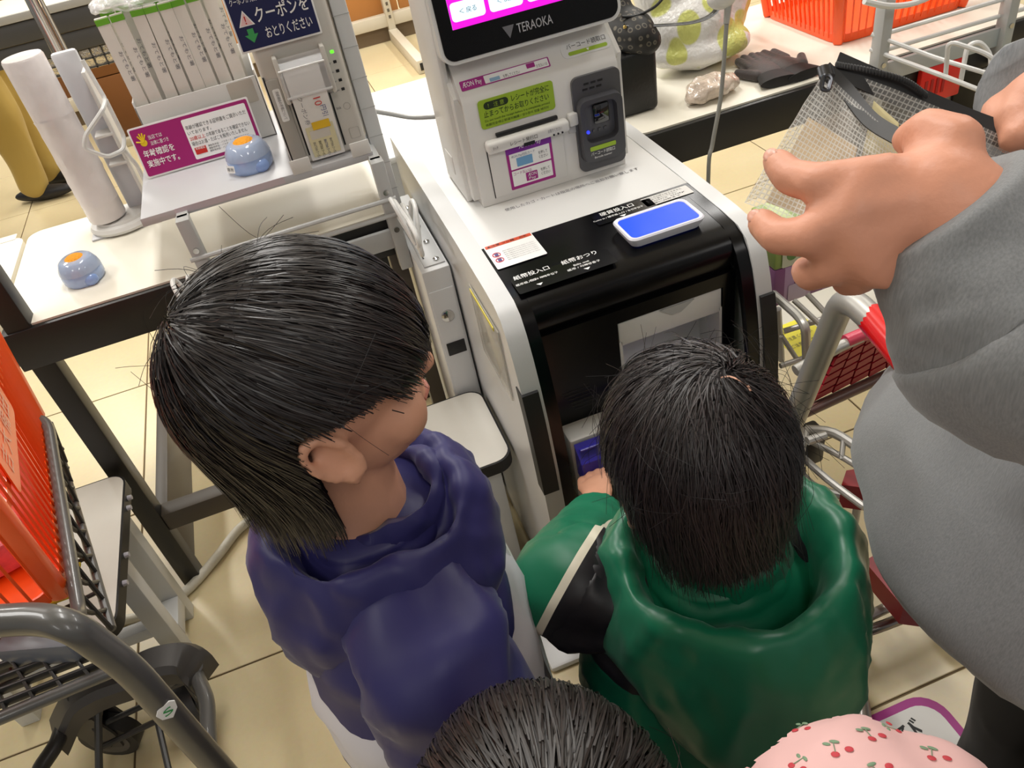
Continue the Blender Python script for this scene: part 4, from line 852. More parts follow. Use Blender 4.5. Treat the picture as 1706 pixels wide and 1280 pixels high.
for k in range(5):
    a = u0+lw*(.06+.065*k); MB().tube([a, a+(u1-u0)], .0032, 8).build('floor_wire', tube_d, LC)
# folding grid flap under the handle
gz = .70; A, B_, C_, D_ = Lp(-60, 1222, gz-.03), Lp(188, 1118, gz-.03), Lp(122, 1050, gz), Lp(-90, 1120, gz)
MB().tube([A, B_], .0085, 12).build('flap_rail', tube_m, LC)
MB().bar(C_, B_, .006, .014, .002).build('flap_bar', tube_d, LC); MB().tube([D_, C_], .006, 10).build('flap_rail', tube_m, LC)
for k in range(1, 5): MB().bar(D_.lerp(A, k/5), C_.lerp(B_, k/5), .004, .012, .001).build('flap_slat', tube_d, LC)
for k in range(5): MB().bar(D_.lerp(C_, .1+k*.19), A.lerp(B_, .1+k*.19), .004, .010, .001).build('flap_slat', tube_d, LC)
lkp = Lp(72, 1076, .70); MB().box((-.05, -.018, -.02), (.05, .018, .02), .008, 2, Matrix.Translation(lkp) @ Matrix.Rotation(-.35, 4, 'Z')).build('coin_lock', mat('cart_slate', '#6b6f76', .35), LC)
# lower front axle: moulded bridge with two swivel casters
br = [Lp(92, 1222, .14), Lp(118, 1172, .19), Lp(160, 1142, .215), Lp(215, 1122, .22), Lp(262, 1102, .22), Lp(305, 1098, .205), Lp(334, 1118, .17)]
bs = smooth_path(br, 5); bb = MB(); rg = []
for i, p_ in enumerate(bs):
    w_ = .035; tdir = (bs[min(i+1, len(bs)-1)]-bs[max(i-1, 0)]); hd_ = V(tdir.x, tdir.y, 0).normalized(); nn = V(-hd_.y, hd_.x, 0)
    rg.append([p_+nn*w_, p_+nn*w_*.7+V(0, 0, .014), p_-nn*w_*.7+V(0, 0, .014), p_-nn*w_, p_-nn*w_-V(0, 0, .035), p_+nn*w_-V(0, 0, .035)])
bb.rings(rg).build('axle_bridge', cart_pl, LC)
MB().tube(fillet([bs[2]+V(-.0, -.0, -.01), Lp(95, 1240, .16), Lp(60, 1290, .17), V(L3.x, L3.y, .15)], .02), .0145, 12).build('lower_frame_tube', tube_d, LC)
MB().tube(fillet([bs[-3], Lp(322, 1112, .16), Lp(345, 1168, .17), Lp(350, 1290, .18), V(P3.x, P3.y, .15)], .02), .0145, 12).build('lower_frame_tube', tube_m, LC)
MB().tube([Lp(155, 1215, .12), Lp(262, 1165, .12)], .006, 8).build('cross_rod', tube_d, LC); MB().tube([Lp(170, 1245, .10), Lp(285, 1190, .10)], .006, 8).build('cross_rod', tube_d, LC)
MB().tube([Lp(163, 1145, .2), Lp(165, 1290, .10)], .007, 8).build('cross_rod', tube_d, LC); MB().tube([Lp(262, 1200, .12), Lp(285, 1300, .10)], .006, 8).build('cross_rod', tube_d, LC)
def caster(c, ang, nm='caster'):
    w_ = MB(); ax = V(cos(ang), sin(ang), 0); 
    w_.tube([c-ax*.016, c+ax*.016], .058, 24); wh = w_.build('caster_wheel', mat('tyre_grey', '#2b2928', .5), LC)
    MB().tube([c-ax*.018, c+ax*.018], .042, 24).build('wheel_disc', mat('wheel_grey', '#57534f', .4), wh); MB().tube([c-ax*.026, c+ax*.026], .010, 12).build('axle', cart_pl, wh)
    fwd_ = V(-ax.y, ax.x, 0)
    fk = MB()
    for s_ in (-1, 1): fk.prism([(-.03, -.01), (.028, -.012), (.044, .05), (.03, .10), (-.02, .10), (-.035, .04)], c+ax*(.021*s_)-ax*.002, fwd_, Z3, ax*.005)
    fk.box((-.03, -.025, .092), (.03, .025, .104), .004, 2, Matrix.Translation(c)); fk.build('caster_fork', cart_pl, LC)
    MB().lathe([(.026, .104), (.024, .116), (.012, .120), (.012, .15)], c, (0, 0, 1)).build('swivel_ring', tube_m, LC)
caster(V(*Lp(185, 1222, .06).xy, .058), radians(70)); caster(V(*Lp(318, 1172, .06).xy, .058), radians(10))
# maker's badge on the post
bq = P2.lerp(P3, .10); nrm = (CAM-bq); nrm.z = 0; nrm.normalize(); rtv = Z3.cross(nrm)
bdg = MB().prism([(.0, -.012), (.009, -.004), (.011, .006), (.007, .011), (-.007, .011), (-.011, .006), (-.009, -.004)], bq+nrm*.0145, rtv, Z3, nrm*.0015).build('maker_badge', ink_white, LC)
text('S', bq+nrm*.016+Z3*.001, rtv, Z3, .010, mat('badge_green', '#2f9a52', .4), bdg, lift=.0006, width=.010, bold=.03, anchor='c')
# left basket on the cart
yawL = atan2(fw.y, fw.x)-pi/2
rc0 = (t0+t1)/2+lw*.152+fw*.05; bL, TL, kL = basket('shopping_basket', 'orange shopping basket with white lettering riding in the charcoal cart', (rc0.x-.005, rc0.y+.0), yawL, .33, .50, .285, .722, taper=.86)
# lettering plate on its side wall
zc = .165; plc = TL(.33/2*kL(zc)+.003, -.06, zc); exv = (TL(0, .1, 0)-TL(0, 0, 0)).normalized(); eyv = (TL(.165, 0, .285)-TL(.165*.86, 0, 0)).normalized()
pl_ = MB().prism(rrect(.20, .070, .01), plc, exv, eyv, exv.cross(eyv)*.002).build('name_plate', orange, bL)
for i, ch in enumerate('田備大吉'): text(ch, plc+exv*(.065-.043*i), -eyv, exv, .036, ink_white, pl_, lift=-.0032 if False else .0026, anchor='c') if False else text(ch, plc+exv*(.065-.043*i)+exv.cross(eyv)*.0022, exv, eyv, .034, mat('letter_peach', '#f5b59a', .5), pl_, lift=.0006, anchor='c')
# groceries inside
goods = [('snack_box', 'pink and white carton lying in the left orange basket', (.06, -.06, .012), (.11, .16, .045), '#d86a72'), ('snack_box', 'green carton beneath the orange basket ribs', (-.06, .07, .012), (.10, .16, .06), '#5f7a3a'), ('snack_box', 'cream carton leaning inside the left orange basket', (.05, .12, .012), (.11, .13, .07), '#dccf9a')]
for nm, lb, (x, y, z), (a, b, h), colr in goods:
    t = thing(nm, lb, 'carton', TL(x, y, z)); m_ = Matrix.Translation(TL(x, y, z+h/2)) @ Matrix.Rotation(yawL+.1, 4, 'Z')
    MB().box((-a/2, -b/2, -h/2), (a/2, b/2, h/2), .003, 2, m_).build('carton', mat('carton_'+colr[1:], colr, .5, var=.2, vscale=60), t)
    MB().box((-a*.4, -b*.4, h/2), (a*.4, b*.1, h/2+.0006), 0, 2, m_).build('carton_panel', ink_white, t)
yt = Lp(97, 990, .66); yo = MB().box((yt.x-.03, yt.y-.02, .663), (yt.x+.03, yt.y+.04, .667), .001).build('price_card', mat('card_yellow', '#e8d23a', .5)); tag(yo, 'yellow and white price card lying on the cart floor beside the basket', 'card')

# ================================================================== right cart
satin = mat('satin_steel', '#b5b3ae', .42, metal=.55)
RC = thing('shopping_cart', 'chrome shopping cart with red handle grip beside the kiosk', 'cart', (.66, .72, 0))
gr = mat('red_grip', '#e01018', .25, coat=.5); dred = mat('red_flap', '#a3182a', .4)
Rp = at_z
g1, g2 = Rp(1452, 528, .90), Rp(1512, 598, .90); gd = (g2-g1).normalized(); g3 = g1+gd*.125
MB().tube([g1, g3], .0175, 18).build('grip', gr, RC)
MB().tube(fillet([Rp(1322, 700, .66), Rp(1378, 562, .825), Rp(1408, 490, .905), g1+gd*.02], .05, 8), .0155, 16).build('handle_tube', satin, RC)
q_ = Rp(1318, 700, .66); MB().tube([q_, V(q_.x-.0, q_.y+.0, .14)], .014, 14).build('side_post', chrome, RC)
MB().lathe([(.010, 0), (.009, .005)], Rp(1347, 637, .73), (CAM-Rp(1347, 637, .73)).normalized(), 12).build('rivet', chrome, RC)
# child-seat flap: red slatted panel on a dark rail
f0, f1, f2, f3 = Rp(1350, 668, .62), Rp(1560, 575, .62), Rp(1545, 512, .71), Rp(1398, 578, .71)
MB().tube([Rp(1330, 692, .61), Rp(1580, 578, .61)], .009, 12).build('flap_rail', mat('rail_brown', '#6a4a44', .35), RC)
MB().tube([Rp(1325, 618, .70), f3, f2], .0085, 12).build('flap_rail', satin, RC); MB().tube([Rp(1408, 570, .712), f2], .0105, 12).build('rail_sleeve', mat('pink_red', '#d0405a', .35), RC)
fn = (f1-f0).cross(f3-f0).normalized()
MB().rings([[f0, f1, f2, f3], [f0-fn*.003, f1-fn*.003, f2-fn*.003, f3-fn*.003]]).build('seat_flap', mat('red_flap_dark', '#6a0e18', .5), RC)
for k in range(6):
    for j in range(7):
        a0, a1 = f0.lerp(f1, (j+.06)/7), f0.lerp(f1, (j+.94)/7); b0, b1 = f3.lerp(f2, (j+.06)/7), f3.lerp(f2, (j+.94)/7)
        s0, s1 = (k+.1)/6, (k+.85)/6; MB().rings([[a0.lerp(b0, s0), a1.lerp(b1, s0+.04), a1.lerp(b1, s1+.04), a0.lerp(b0, s1)], [q+fn*.005 for q in (a0.lerp(b0, s0), a1.lerp(b1, s0+.04), a1.lerp(b1, s1+.04), a0.lerp(b0, s1))]]).build('flap_slat', dred, RC)
for pts, r_ in (([(1342, 716, .40), (1390, 722, .40), (1440, 755, .40)], .009), ([(1350, 735, .38), (1400, 760, .38), (1440, 785, .38)], .006), ([(1405, 735, .40), (1402, 765, .38)], .005), ([(1345, 735, .42), (1375, 725, .42)], .008), ([(1335, 760, .36), (1380, 800, .36), (1440, 845, .36)], .007), ([(1335, 790, .30), (1365, 815, .30), (1440, 835, .30)], .008)):
    MB().tube(smooth_path([Rp(*p_) for p_ in pts], 4), r_, 10).build('frame_tube', satin, RC)
MB().box((-.018, -.02, -.03), (.018, .02, .05), .006, 2, Matrix.Translation(Rp(1350, 745, .33))).build('bracket', tube_d, RC)
def redblock(nm, px, zt_, zb_): 
    top = [Rp(x, y, zt_) for x, y in px]; MB().rings([[V(p_.x, p_.y, zb_) for p_ in top], top]).build(nm, mat('red_bumper', '#8e0c18', .4), RC)
redblock('red_bumper', [(1402, 808), (1410, 784), (1448, 778), (1455, 815)], .34, .28)
redblock('red_bumper', [(1440, 935), (1465, 920), (1570, 1000), (1550, 1018), (1505, 1012)], .22, .17)
for pts, r_ in (([(1400, 1050, .12), (1440, 1053, .12), (1545, 1012, .12), (1640, 960, .12)], .010), ([(1396, 1085, .10), (1420, 1120, .07), (1436, 1185, .05), (1436, 1250, .04)], .015), ([(1402, 1120, .06), (1418, 1180, .04), (1420, 1240, .03)], .006)):
    MB().tube(smooth_path([Rp(*p_) for p_ in pts], 5), r_, 12).build('frame_tube', mat('worn_steel', '#8f8a86', .3, metal=1.), RC)
for sx in (0, 1): 
    cpos = V(.62+.26*sx, .62, .05); MB().tube([cpos-V(.012, 0, 0), cpos+V(.012, 0, 0)], .05, 20).build('wheel', tube_d, RC)
rod0 = Rp(1400, 1050, .12); MB().tube(fillet([V(q_.x, q_.y, .15), V(q_.x+.01, q_.y, .125), rod0, V(1.12, rod0.y+.02, .12)], .02), .010, 12).build('base_rail', satin, RC)
blk0 = Rp(1435, 805, .30); MB().tube([V(blk0.x, blk0.y, .29), V(blk0.x, blk0.y, .12), V(blk0.x, rod0.y, .12)], .008, 10).build('strut', satin, RC)
MB().tube([V(q_.x, q_.y, .40), Rp(1342, 716, .40)], .008, 10).build('strut', satin, RC); MB().tube([V(q_.x, q_.y, .30), Rp(1335, 790, .30)], .008, 10).build('strut', satin, RC)
# wire front basket
for pts, r_ in (([(1288, 490, .66), (1330, 527, .66), (1342, 545, .66), (1345, 620, .55)], .0075), ([(1296, 515, .63), (1302, 600, .50)], .006), ([(1306, 552, .60), (1400, 523, .62)], .005), ([(1300, 610, .55), (1360, 590, .55)], .005), ([(1302, 560, .58), (1332, 605, .52)], .0045), ([(1345, 490, .64), (1400, 548, .60)], .005), ([(1322, 500, .65), (1392, 565, .60)], .0045)):
    MB().tube(fillet([Rp(*p_) for p_ in pts], .02), r_, 10).build('basket_wire', satin, RC)
wd = Rp(1340, 560, .50); wp = thing('cart_tray', 'pale tray with a yellow notice inside the chrome cart', 'tray', (wd.x+.06, wd.y, .50))
MB().box((wd.x-.04, wd.y-.12, .488), (wd.x+.26, wd.y+.20, .497), .004).build('tray_base', mat('tray_cream', '#d5d2c4', .5), wp)
yc = Rp(1335, 562, .499); yn = patch('yellow_notice', V(yc.x, yc.y, .498), V(1, .05, 0), V(-.05, 1, 0), .085, .10, mat('notice_yellow', '#f2e81c', .5), wp, .003)
for k in range(3): text('ご注意ください', V(yc.x-.032, yc.y+.022-.022*k, .499), V(1, .05, 0), V(-.05, 1, 0), .010, mat('ink_olive', '#4a4610', .5), yn, lift=.0006, width=.06)
# printed pack in the cart
def stripes(name, cols, freq):
    m = bpy.data.materials.new(name); m.use_nodes = True; nt = m.node_tree; b = nt.nodes['Principled BSDF']; b.inputs['Roughness'].default_value = .35
    tc = nt.nodes.new('ShaderNodeTexCoord'); sp = nt.nodes.new('ShaderNodeSeparateXYZ'); nt.links.new(tc.outputs['Generated'], sp.inputs[0])
    r = nt.nodes.new('ShaderNodeValToRGB'); r.color_ramp.interpolation = 'CONSTANT'; e = r.color_ramp.elements
    e[0].position = 0; e[0].color = srgb(cols[0])+[1]; e[1].position = freq[1]; e[1].color = srgb(cols[1])+[1]
    for f_, c_ in zip(freq[2:], cols[2:]): k_ = e.new(f_); k_.color = srgb(c_)+[1]
    nt.links.new(sp.outputs['X'], r.inputs[0]); nt.links.new(r.outputs[0], b.inputs['Base Color']); return m
fr = [0, .08, .16, .22, .30, .40, .45, .52, .60, .64, .70, .78, .84, .9, .95]
PK = thing('paper_pack', 'purple and green striped paper pack standing in the chrome cart', 'pack', Rp(1370, 500, .55))
pa, pb2 = at_y(1288, 512, .98), at_y(1475, 525, .98)
pk_o = V(pa.x, .98, pa.z-.002); pw_ = pb2.x-pa.x
MB().box((pk_o.x, .98, pk_o.z), (pk_o.x+pw_, 1.06, pk_o.z+.075), .004).build('purple_band', stripes('purple_stripes', [['#8a5a86', '#b99abb', '#7d4a7a', '#c4aac6'][i % 4] for i in range(15)], fr), PK)
MB().box((pk_o.x, .981, pk_o.z+.075), (pk_o.x+pw_, 1.059, pk_o.z+.16), .004).build('green_band', stripes('green_stripes', [['#8da455', '#b9c78a', '#7c9440', '#c5cf9e'][i % 4] for i in range(15)], fr), PK)
for k in range(2): patch('eco_mark', V(pk_o.x+.03+.05*k, .98, pk_o.z+.094), X3, Z3, .036, .034, mat('mark_pale', '#c9cdb4', .5), PK, .003, .001); MB().lathe([(.010, 0), (.010, .001)], (pk_o.x+.03+.05*k, .979, pk_o.z+.098), (0, -1, 0), 16).build('eco_dot', mat('mark_green', '#5f8a4a', .5), PK)
patch('eco_mark', V(pk_o.x+.045, .98, pk_o.z+.02), X3, Z3, .036, .034, mat('mark_lilac', '#c4b4c6', .5), PK, .003, .001)
# ================================================================== people
skin = mat('skin', '#d9a184', .5, var=.05, vscale=25, bump=.04, bscale=300); skin_adult = mat('skin_adult', '#d8987c', .48, var=.06, vscale=30, bump=.05, bscale=250)
lip_m = mat('lips', '#c07c6a', .5); eye_white = mat('eye_white', '#e8e4de', .2); iris_m = mat('iris', '#1d1410', .1); brow_m = mat('brow', '#1e1614', .7)
def hair_mat(name, a, b, rough):
    m = bpy.data.materials.new(name); m.use_nodes = True; nt = m.node_tree; bs = nt.nodes['Principled BSDF']
    bs.inputs['Roughness'].default_value = rough; bs.inputs['Specular IOR Level'].default_value = .6
    at = nt.nodes.new('ShaderNodeAttribute'); at.attribute_name = 'strand'
    mx = nt.nodes.new('ShaderNodeMix'); mx.data_type = 'RGBA'; mx.inputs[6].default_value = srgb(a)+[1]; mx.inputs[7].default_value = srgb(b)+[1]
    nt.links.new(at.outputs['Fac'], mx.inputs[0]); nt.links.new(mx.outputs[2], bs.inputs['Base Color']); return m
hairA = hair_mat('hair_black', '#171315', '#2b2322', .38); hairB = hair_mat('hair_black_brown', '#171212', '#33292a', .46); hairC = hair_mat('hair_dark', '#1a1513', '#2e2622', .42)
scalp_m = mat('hair_under', '#141012', .6)
class Head:
    def __init__(s, c, az, pitch=0., roll=0., k=1.):
        a = radians(az); s.c = Vector(c); s.k = k
        f = V(sin(a), cos(a), 0); r = V(cos(a), -sin(a), 0); u = Z3.copy()
        p = radians(pitch); f2 = f*cos(p)+u*sin(p); u2 = u*cos(p)-f*sin(p)
        q = radians(roll); s.f = f2; s.r = r*cos(q)+u2*sin(q); s.u = u2*cos(q)-r*sin(q)
    def P(s, r, f, u): return s.c+(s.r*r+s.f*f+s.u*u)*s.k
    def ax(s): return (s.r, s.f, s.u)
    def prims(s, mb):
        k = s.k
        mb.ell(s.P(0, -.004, .022), (.072*k, .088*k, .084*k), s.ax(), 28, 18)
        mb.ell(s.P(0, .026, -.034), (.056*k, .056*k, .060*k), s.ax()); mb.ell(s.P(0, .050, -.072), (.026*k, .024*k, .020*k), s.ax())
        for q in (-1, 1):
            mb.ell(s.P(q*.030, .052, -.036), (.028*k, .026*k, .028*k), s.ax())
            e = s.P(q*.074, -.006, -.014)
            ring = [e+(s.u*(.027*sin(t))+s.f*(-.010*sin(t)+.016*cos(t)))*k+s.r*(q*(.006+.004*cos(t-2.2)))*k for t in np.linspace(-.9, 4.0, 11)]
            for i in range(10): mb.cap(ring[i], ring[i+1], .0048*k, .0048*k, 8)
            mb.ell(e+s.r*(q*-.002)*k, (.004*k, .014*k, .022*k), s.ax()); mb.ell(e+(s.u*-.025+s.f*.008+s.r*q*.004)*k, (.005*k, .008*k, .009*k), s.ax())
        mb.cap(s.P(0, .082, .000), s.P(0, .093, -.022), .006*k, .0085*k); 
        for q in (-1, 1): mb.ell(s.P(q*.007, .088, -.025), (.006*k, .006*k, .005*k), s.ax())
        mb.ell(s.P(0, .081, -.047), (.014*k, .006*k, .005*k), s.ax())
    def features(s, parent):
        k = s.k
        for q in (-1, 1):
            e = MB().ell(s.P(q*.029, .071, -.004), (.0115*k, .0075*k, .0065*k), s.ax()).build('eye', eye_white, parent)
            MB().ell(s.P(q*.0285, .0755, -.004), (.0052*k, .0040*k, .0052*k), s.ax()).build('iris', iris_m, e)
            MB().tube(smooth_path([s.P(q*.016, .083, .014), s.P(q*.030, .081, .018), s.P(q*.044, .070, .013)], 4), [.0022*k]*9, 6, flat=.6).build('eyebrow', brow_m, parent)
        MB().tube(smooth_path([s.P(-.015, .0780, -.0475), s.P(-.006, .0842, -.0460), s.P(0, .0850, -.0470), s.P(.006, .0842, -.0460), s.P(.015, .0780, -.0475)], 3), .0026*k, 8).build('lips', lip_m, parent)

def hair(H, parent, m, crown, n=5200, lay=(.004, .020), length=(.09, .16), swirl=.25, messy=.0, nape=-.092, fringe=.004, width=.0016, seed=1, ear_gap=True, fly=120, stray=.0, hug=.75):
    """hair-cap under many thin strands combed outwards from the crown over the skull"""
    R = np.random.default_rng(seed); k = H.k
    E0 = np.array([.074, .090, .086]); off = np.array([0, -.004, .022])
    kc = np.array(crown, float); kc /= np.linalg.norm(kc)
    def inmask(d):
        p = d*E0+off
        front = (p[:, 1] > .046) & (p[:, 2] < .052); side = (np.abs(p[:, 1]+.0) < .050) & (p[:, 2] < .004) & (p[:, 1] > -.024); low = p[:, 2] < np.where(p[:, 1] < -.02, -.056, -.01)
        return ~(front | side | low)
    # cap
    cap = MB(); nu, nv = 40, 26; grid = {}
    for i in range(nv+1):
        for j in range(nu):
            t = pi*i/nv; a = 2*pi*j/nu; d = np.array([[sin(t)*cos(a), sin(t)*sin(a), cos(t)]])
            if inmask(d)[0] or i == 0:
                p = d[0]*(E0+.004)+off; grid[i, j] = cap.bm.verts.new(H.P(*p))
    for i in range(nv):
        for j in range(nu):
            q = [(i, j), (i+1, j), (i+1, (j+1) % nu), (i, (j+1) % nu)]
            if all(x in grid for x in q):
                try: cap.bm.faces.new([grid[x] for x in q])
                except ValueError: pass
    hc = cap.build('hair_base', scalp_m, parent)
    gl = np.array([Vector((0, 0, -1)).dot(H.r), Vector((0, 0, -1)).dot(H.f), Vector((0, 0, -1)).dot(H.u)])
    D = R.normal(size=(n*3, 3)); D /= np.linalg.norm(D, axis=1)[:, None]; D = D[inmask(D)][:n]; n = len(D)
    lift = R.uniform(lay[0], lay[1], n)[:, None]; E = E0+lift
    p = D*E; S = 11; L = R.uniform(length[0], length[1], n); ds = (L/S)[:, None]
    jit = R.normal(size=(n, 3)); phase = R.uniform(0, 6.28, n); pts = [p.copy()]; alive = np.ones(n, bool)
    turn = R.normal(size=n)*(.12+messy)
    for s_ in range(S):
        nr = p/E**2; nr /= np.linalg.norm(nr, axis=1)[:, None]
        d = p-kc*E; d -= (d*nr).sum(1)[:, None]*nr; ln = np.linalg.norm(d, axis=1)[:, None]; fl = d/np.maximum(ln, 1e-6)
        fl = fl+np.cross(nr, fl)*(swirl+turn)[:, None]*np.clip(1-ln/.12, .15, 1)
        w = np.clip(.10-nr[:, 2]*(.60+.5*(p[:, 1] < 0)), .03, .92)[:, None]
        jt = jit-(jit*nr).sum(1)[:, None]*nr; wob = np.sin(s_*.8+phase)[:, None]
        dr = fl*(1-w)+gl*w+jt*(.06+messy*.5)+np.cross(nr, fl)*wob*messy*.9+nr*(stray*jit[:, :1])
        dr /= np.linalg.norm(dr, axis=1)[:, None]
        q = p+dr*ds
        Es = E0+lift*(1-.55*(s_+1)/S)
        ins = np.sqrt(np.maximum(((q/Es)**2).sum(1), 1e-6)); hg = np.where((nr[:, 2] < -.15) & (p[:, 1] < 0), 1., hug); tgt = np.where(ins < 1, 1., 1+(ins-1)*hg); q = q*(tgt/ins)[:, None]
        Q = q+off
        stop = ((Q[:, 1] > .050) & (Q[:, 2] < fringe+.010*jit[:, 0])) | ((Q[:, 2] < nape+.012*jit[:, 1]))
        if ear_gap: stop |= (Q[:, 1] > -.022) & (Q[:, 1] < .055) & (Q[:, 2] < .020+.005*jit[:, 1]) & (np.abs(Q[:, 0]) > .05)
        alive &= ~stop
        p = np.where(alive[:, None], q, p); pts.append(p.copy())
    P = np.stack(pts, 1)+off                                   # n, S+1, 3 (head local)
    T = np.gradient(P, axis=1); nrm = P-off; nrm = nrm/np.linalg.norm(nrm, axis=2)[:, :, None]
    side = np.cross(T, nrm); sl = np.linalg.norm(side, axis=2)[:, :, None]; side = side/np.maximum(sl, 1e-7)
    tilt = R.normal(size=(n, 1, 1))*.35; side = side+nrm*tilt
    wv = (width*R.uniform(.5, 1.2, n))[:, None, None]*np.linspace(1, .25, S+1)[None, :, None]
    A, B = P+side*wv*.5, P-side*wv*.5
    base = np.array([H.c.x, H.c.y, H.c.z]); M3 = np.array([H.r[:], H.f[:], H.u[:]])*k
    VV = np.concatenate([A, B], 1).reshape(-1, 3)@M3+base      # per strand: S+1 left then S+1 right
    o = (np.arange(n)*(2*(S+1)))[:, None]; i = np.arange(S)[None, :]
    F4 = np.stack([o+i, o+i+1, o+S+1+i+1, o+S+1+i], 2).reshape(-1, 4)
    me = bpy.data.meshes.new('hair_strands'); me.vertices.add(len(VV)); me.vertices.foreach_set('co', VV.reshape(-1))
    me.loops.add(len(F4)*4); me.loops.foreach_set('vertex_index', F4.reshape(-1)); me.polygons.add(len(F4)); me.polygons.foreach_set('loop_start', np.arange(len(F4))*4); me.polygons.foreach_set('loop_total', np.full(len(F4), 4)); me.update(calc_edges=True)
    me.polygons.foreach_set('use_smooth', np.ones(len(F4), bool))
    at = me.attributes.new('strand', 'FLOAT', 'POINT'); at.data.foreach_set('value', np.repeat(R.uniform(0, 1, n), 2*(S+1)))
    me.materials.append(m); ob = bpy.data.objects.new('hair', me); _link(ob, parent, None); ob['kind'] = 'stuff'
    # loose flyaway hairs
    fb = MB()
    for q in range(fly):
        d = R.normal(size=3); d /= np.linalg.norm(d)
        if not inmask(d[None])[0] or d[2] < -.2 or d[1] > .25: continue
        a0 = d*(E0+lay[1]*.8)+off; t1 = R.normal(size=3); t1 -= t1.dot(d)*d; t1 /= np.linalg.norm(t1)
        Lf = R.uniform(.03, .075); b0 = a0+t1*Lf*.5+d*R.uniform(.004, .016); c0 = a0+t1*Lf+d*R.uniform(-.004, .024)
        fb.tube(smooth_path([H.P(*a0), H.P(*b0), H.P(*c0)], 4), .00022*k, 3, cap=False)
    o2 = fb.build('flyaway_hair', m, parent); o2['kind'] = 'stuff'
    return ob

def folds(me, amp, fr, stretch=(1, 1, 1), seed=0., amp2=0., fr2=60):
    me.update(); sx = Vector(stretch); off = V(seed*3.1, seed*1.7, seed)
    cs = [(v.co.copy(), v.normal.copy()) for v in me.vertices]
    for v, (c, n_) in zip(me.vertices, cs):
        q = V(c.x*sx.x, c.y*sx.y, c.z*sx.z)*fr+off
        a = noise.noise(q); b = noise.noise(q*2.1+V(5, 3, 1))
        v.co = c+n_*(amp*(1-2.2*abs(a))+amp*.4*b+amp2*noise.noise(c*fr2))
    me.update()
def loft_body(rings, nseg=48, e=2.4):
    """rings: (centre, right, fwd, half_w, half_d)"""
    out = []
    for c, r, f, a, b in rings:
        row = []
        for k in range(nseg):
            t = 2*pi*k/nseg; ct, st = cos(t), sin(t)
            row.append(Vector(c)+r*(a*np.sign(ct)*abs(ct)**(2/e))+f*(b*np.sign(st)*abs(st)**(2/e)))
        out.append(row)
    return MB().rings(out)
def interp_rings(keys, n):
    out = []
    for i in range(n):
        t = i/(n-1)*(len(keys)-1); j = min(int(t), len(keys)-2); q = t-j; q2 = q*q*(3-2*q); a, b = keys[j], keys[j+1]
        out.append(tuple([Vector(a[0]).lerp(Vector(b[0]), q)] + [(x*(1-q2)+y*q2) for x, y in zip(a[1:], b[1:])]))
    return out
def axes_az(az): a = radians(az); return V(cos(a), -sin(a), 0), V(sin(a), cos(a), 0)     # right, forward
def torso(keys, az, name, m, parent, amp=.006, fr=9, seed=0., n=46, nseg=64, stretch=(1, 1, .6)):
    r, f = axes_az(az); mb = loft_body([(c, r, f, a, b) for c, a, b in interp_rings(keys, n)], nseg); me = mb.mesh(name); folds(me, amp, fr, stretch, seed, amp*.25); return obj(name, me, m, parent, 80)
def sleeve(path, rad, name, m, parent, amp=.004, fr=22, seed=0., n=8, seg=32, stretch=(1, 1, 1)):
    pts = smooth_path(path, n); rs = np.interp(np.linspace(0, len(path)-1, len(pts)), range(len(path)), rad)
    me = MB().tube(pts, list(rs), seg).mesh(name); folds(me, amp, fr, stretch, seed, amp*.3); return obj(name, me, m, parent, 80)
def hood(N, az, s, name, m, parent, prof_back, prof_front, amp=.004, fr=20, seed=0., tilt=0., power=1., point=.0):
    r, f = axes_az(az); nt_ = 96; npf = 64; rows = []
    pb, pf = np.array(prof_back), np.array(prof_front)
    def dense(p):
        q = np.vstack([p, p[:1]]); t = np.linspace(0, len(p), npf+1)[:-1]; n_ = len(p); out = []
        for tt in t:
            i = int(tt); x = tt-i; p0, p1, p2, p3 = p[(i-1) % n_], p[i % n_], p[(i+1) % n_], p[(i+2) % n_]
            out.append(.5*((2*p1)+(p2-p0)*x+(2*p0-5*p1+4*p2-p3)*x*x+(3*p1-p0-3*p2+p3)*x**3))
        return np.array(out)
    db, df = dense(pb), dense(pf)
    for k in range(nt_):
        th = 2*pi*k/nt_; b = ((1+cos(th))/2)**power; q = db*b+df*(1-b)
        d = -f*cos(th)+r*sin(th); pt = point*max(0, cos(th))**6
        rows.append([Vector(N)+d*(x*s*(1+pt*.35*max(0, -z/.15)))+Z3*((z-pt*.12*max(0, min(1, -z/.12)))*s)+f*(-tilt*0) for x, z in q])
    rows.append(rows[0]); mb = MB(); mb.rings(rows, cap=False); bmesh.ops.remove_doubles(mb.bm, verts=mb.bm.verts, dist=1e-6)
    me = mb.mesh(name); folds(me, amp, fr, (1, 1, .7), seed, amp*.3); folds(me, amp*.45, fr*2.3, (1, 1, .6), seed+4.3); return obj(name, me, m, parent, 80)

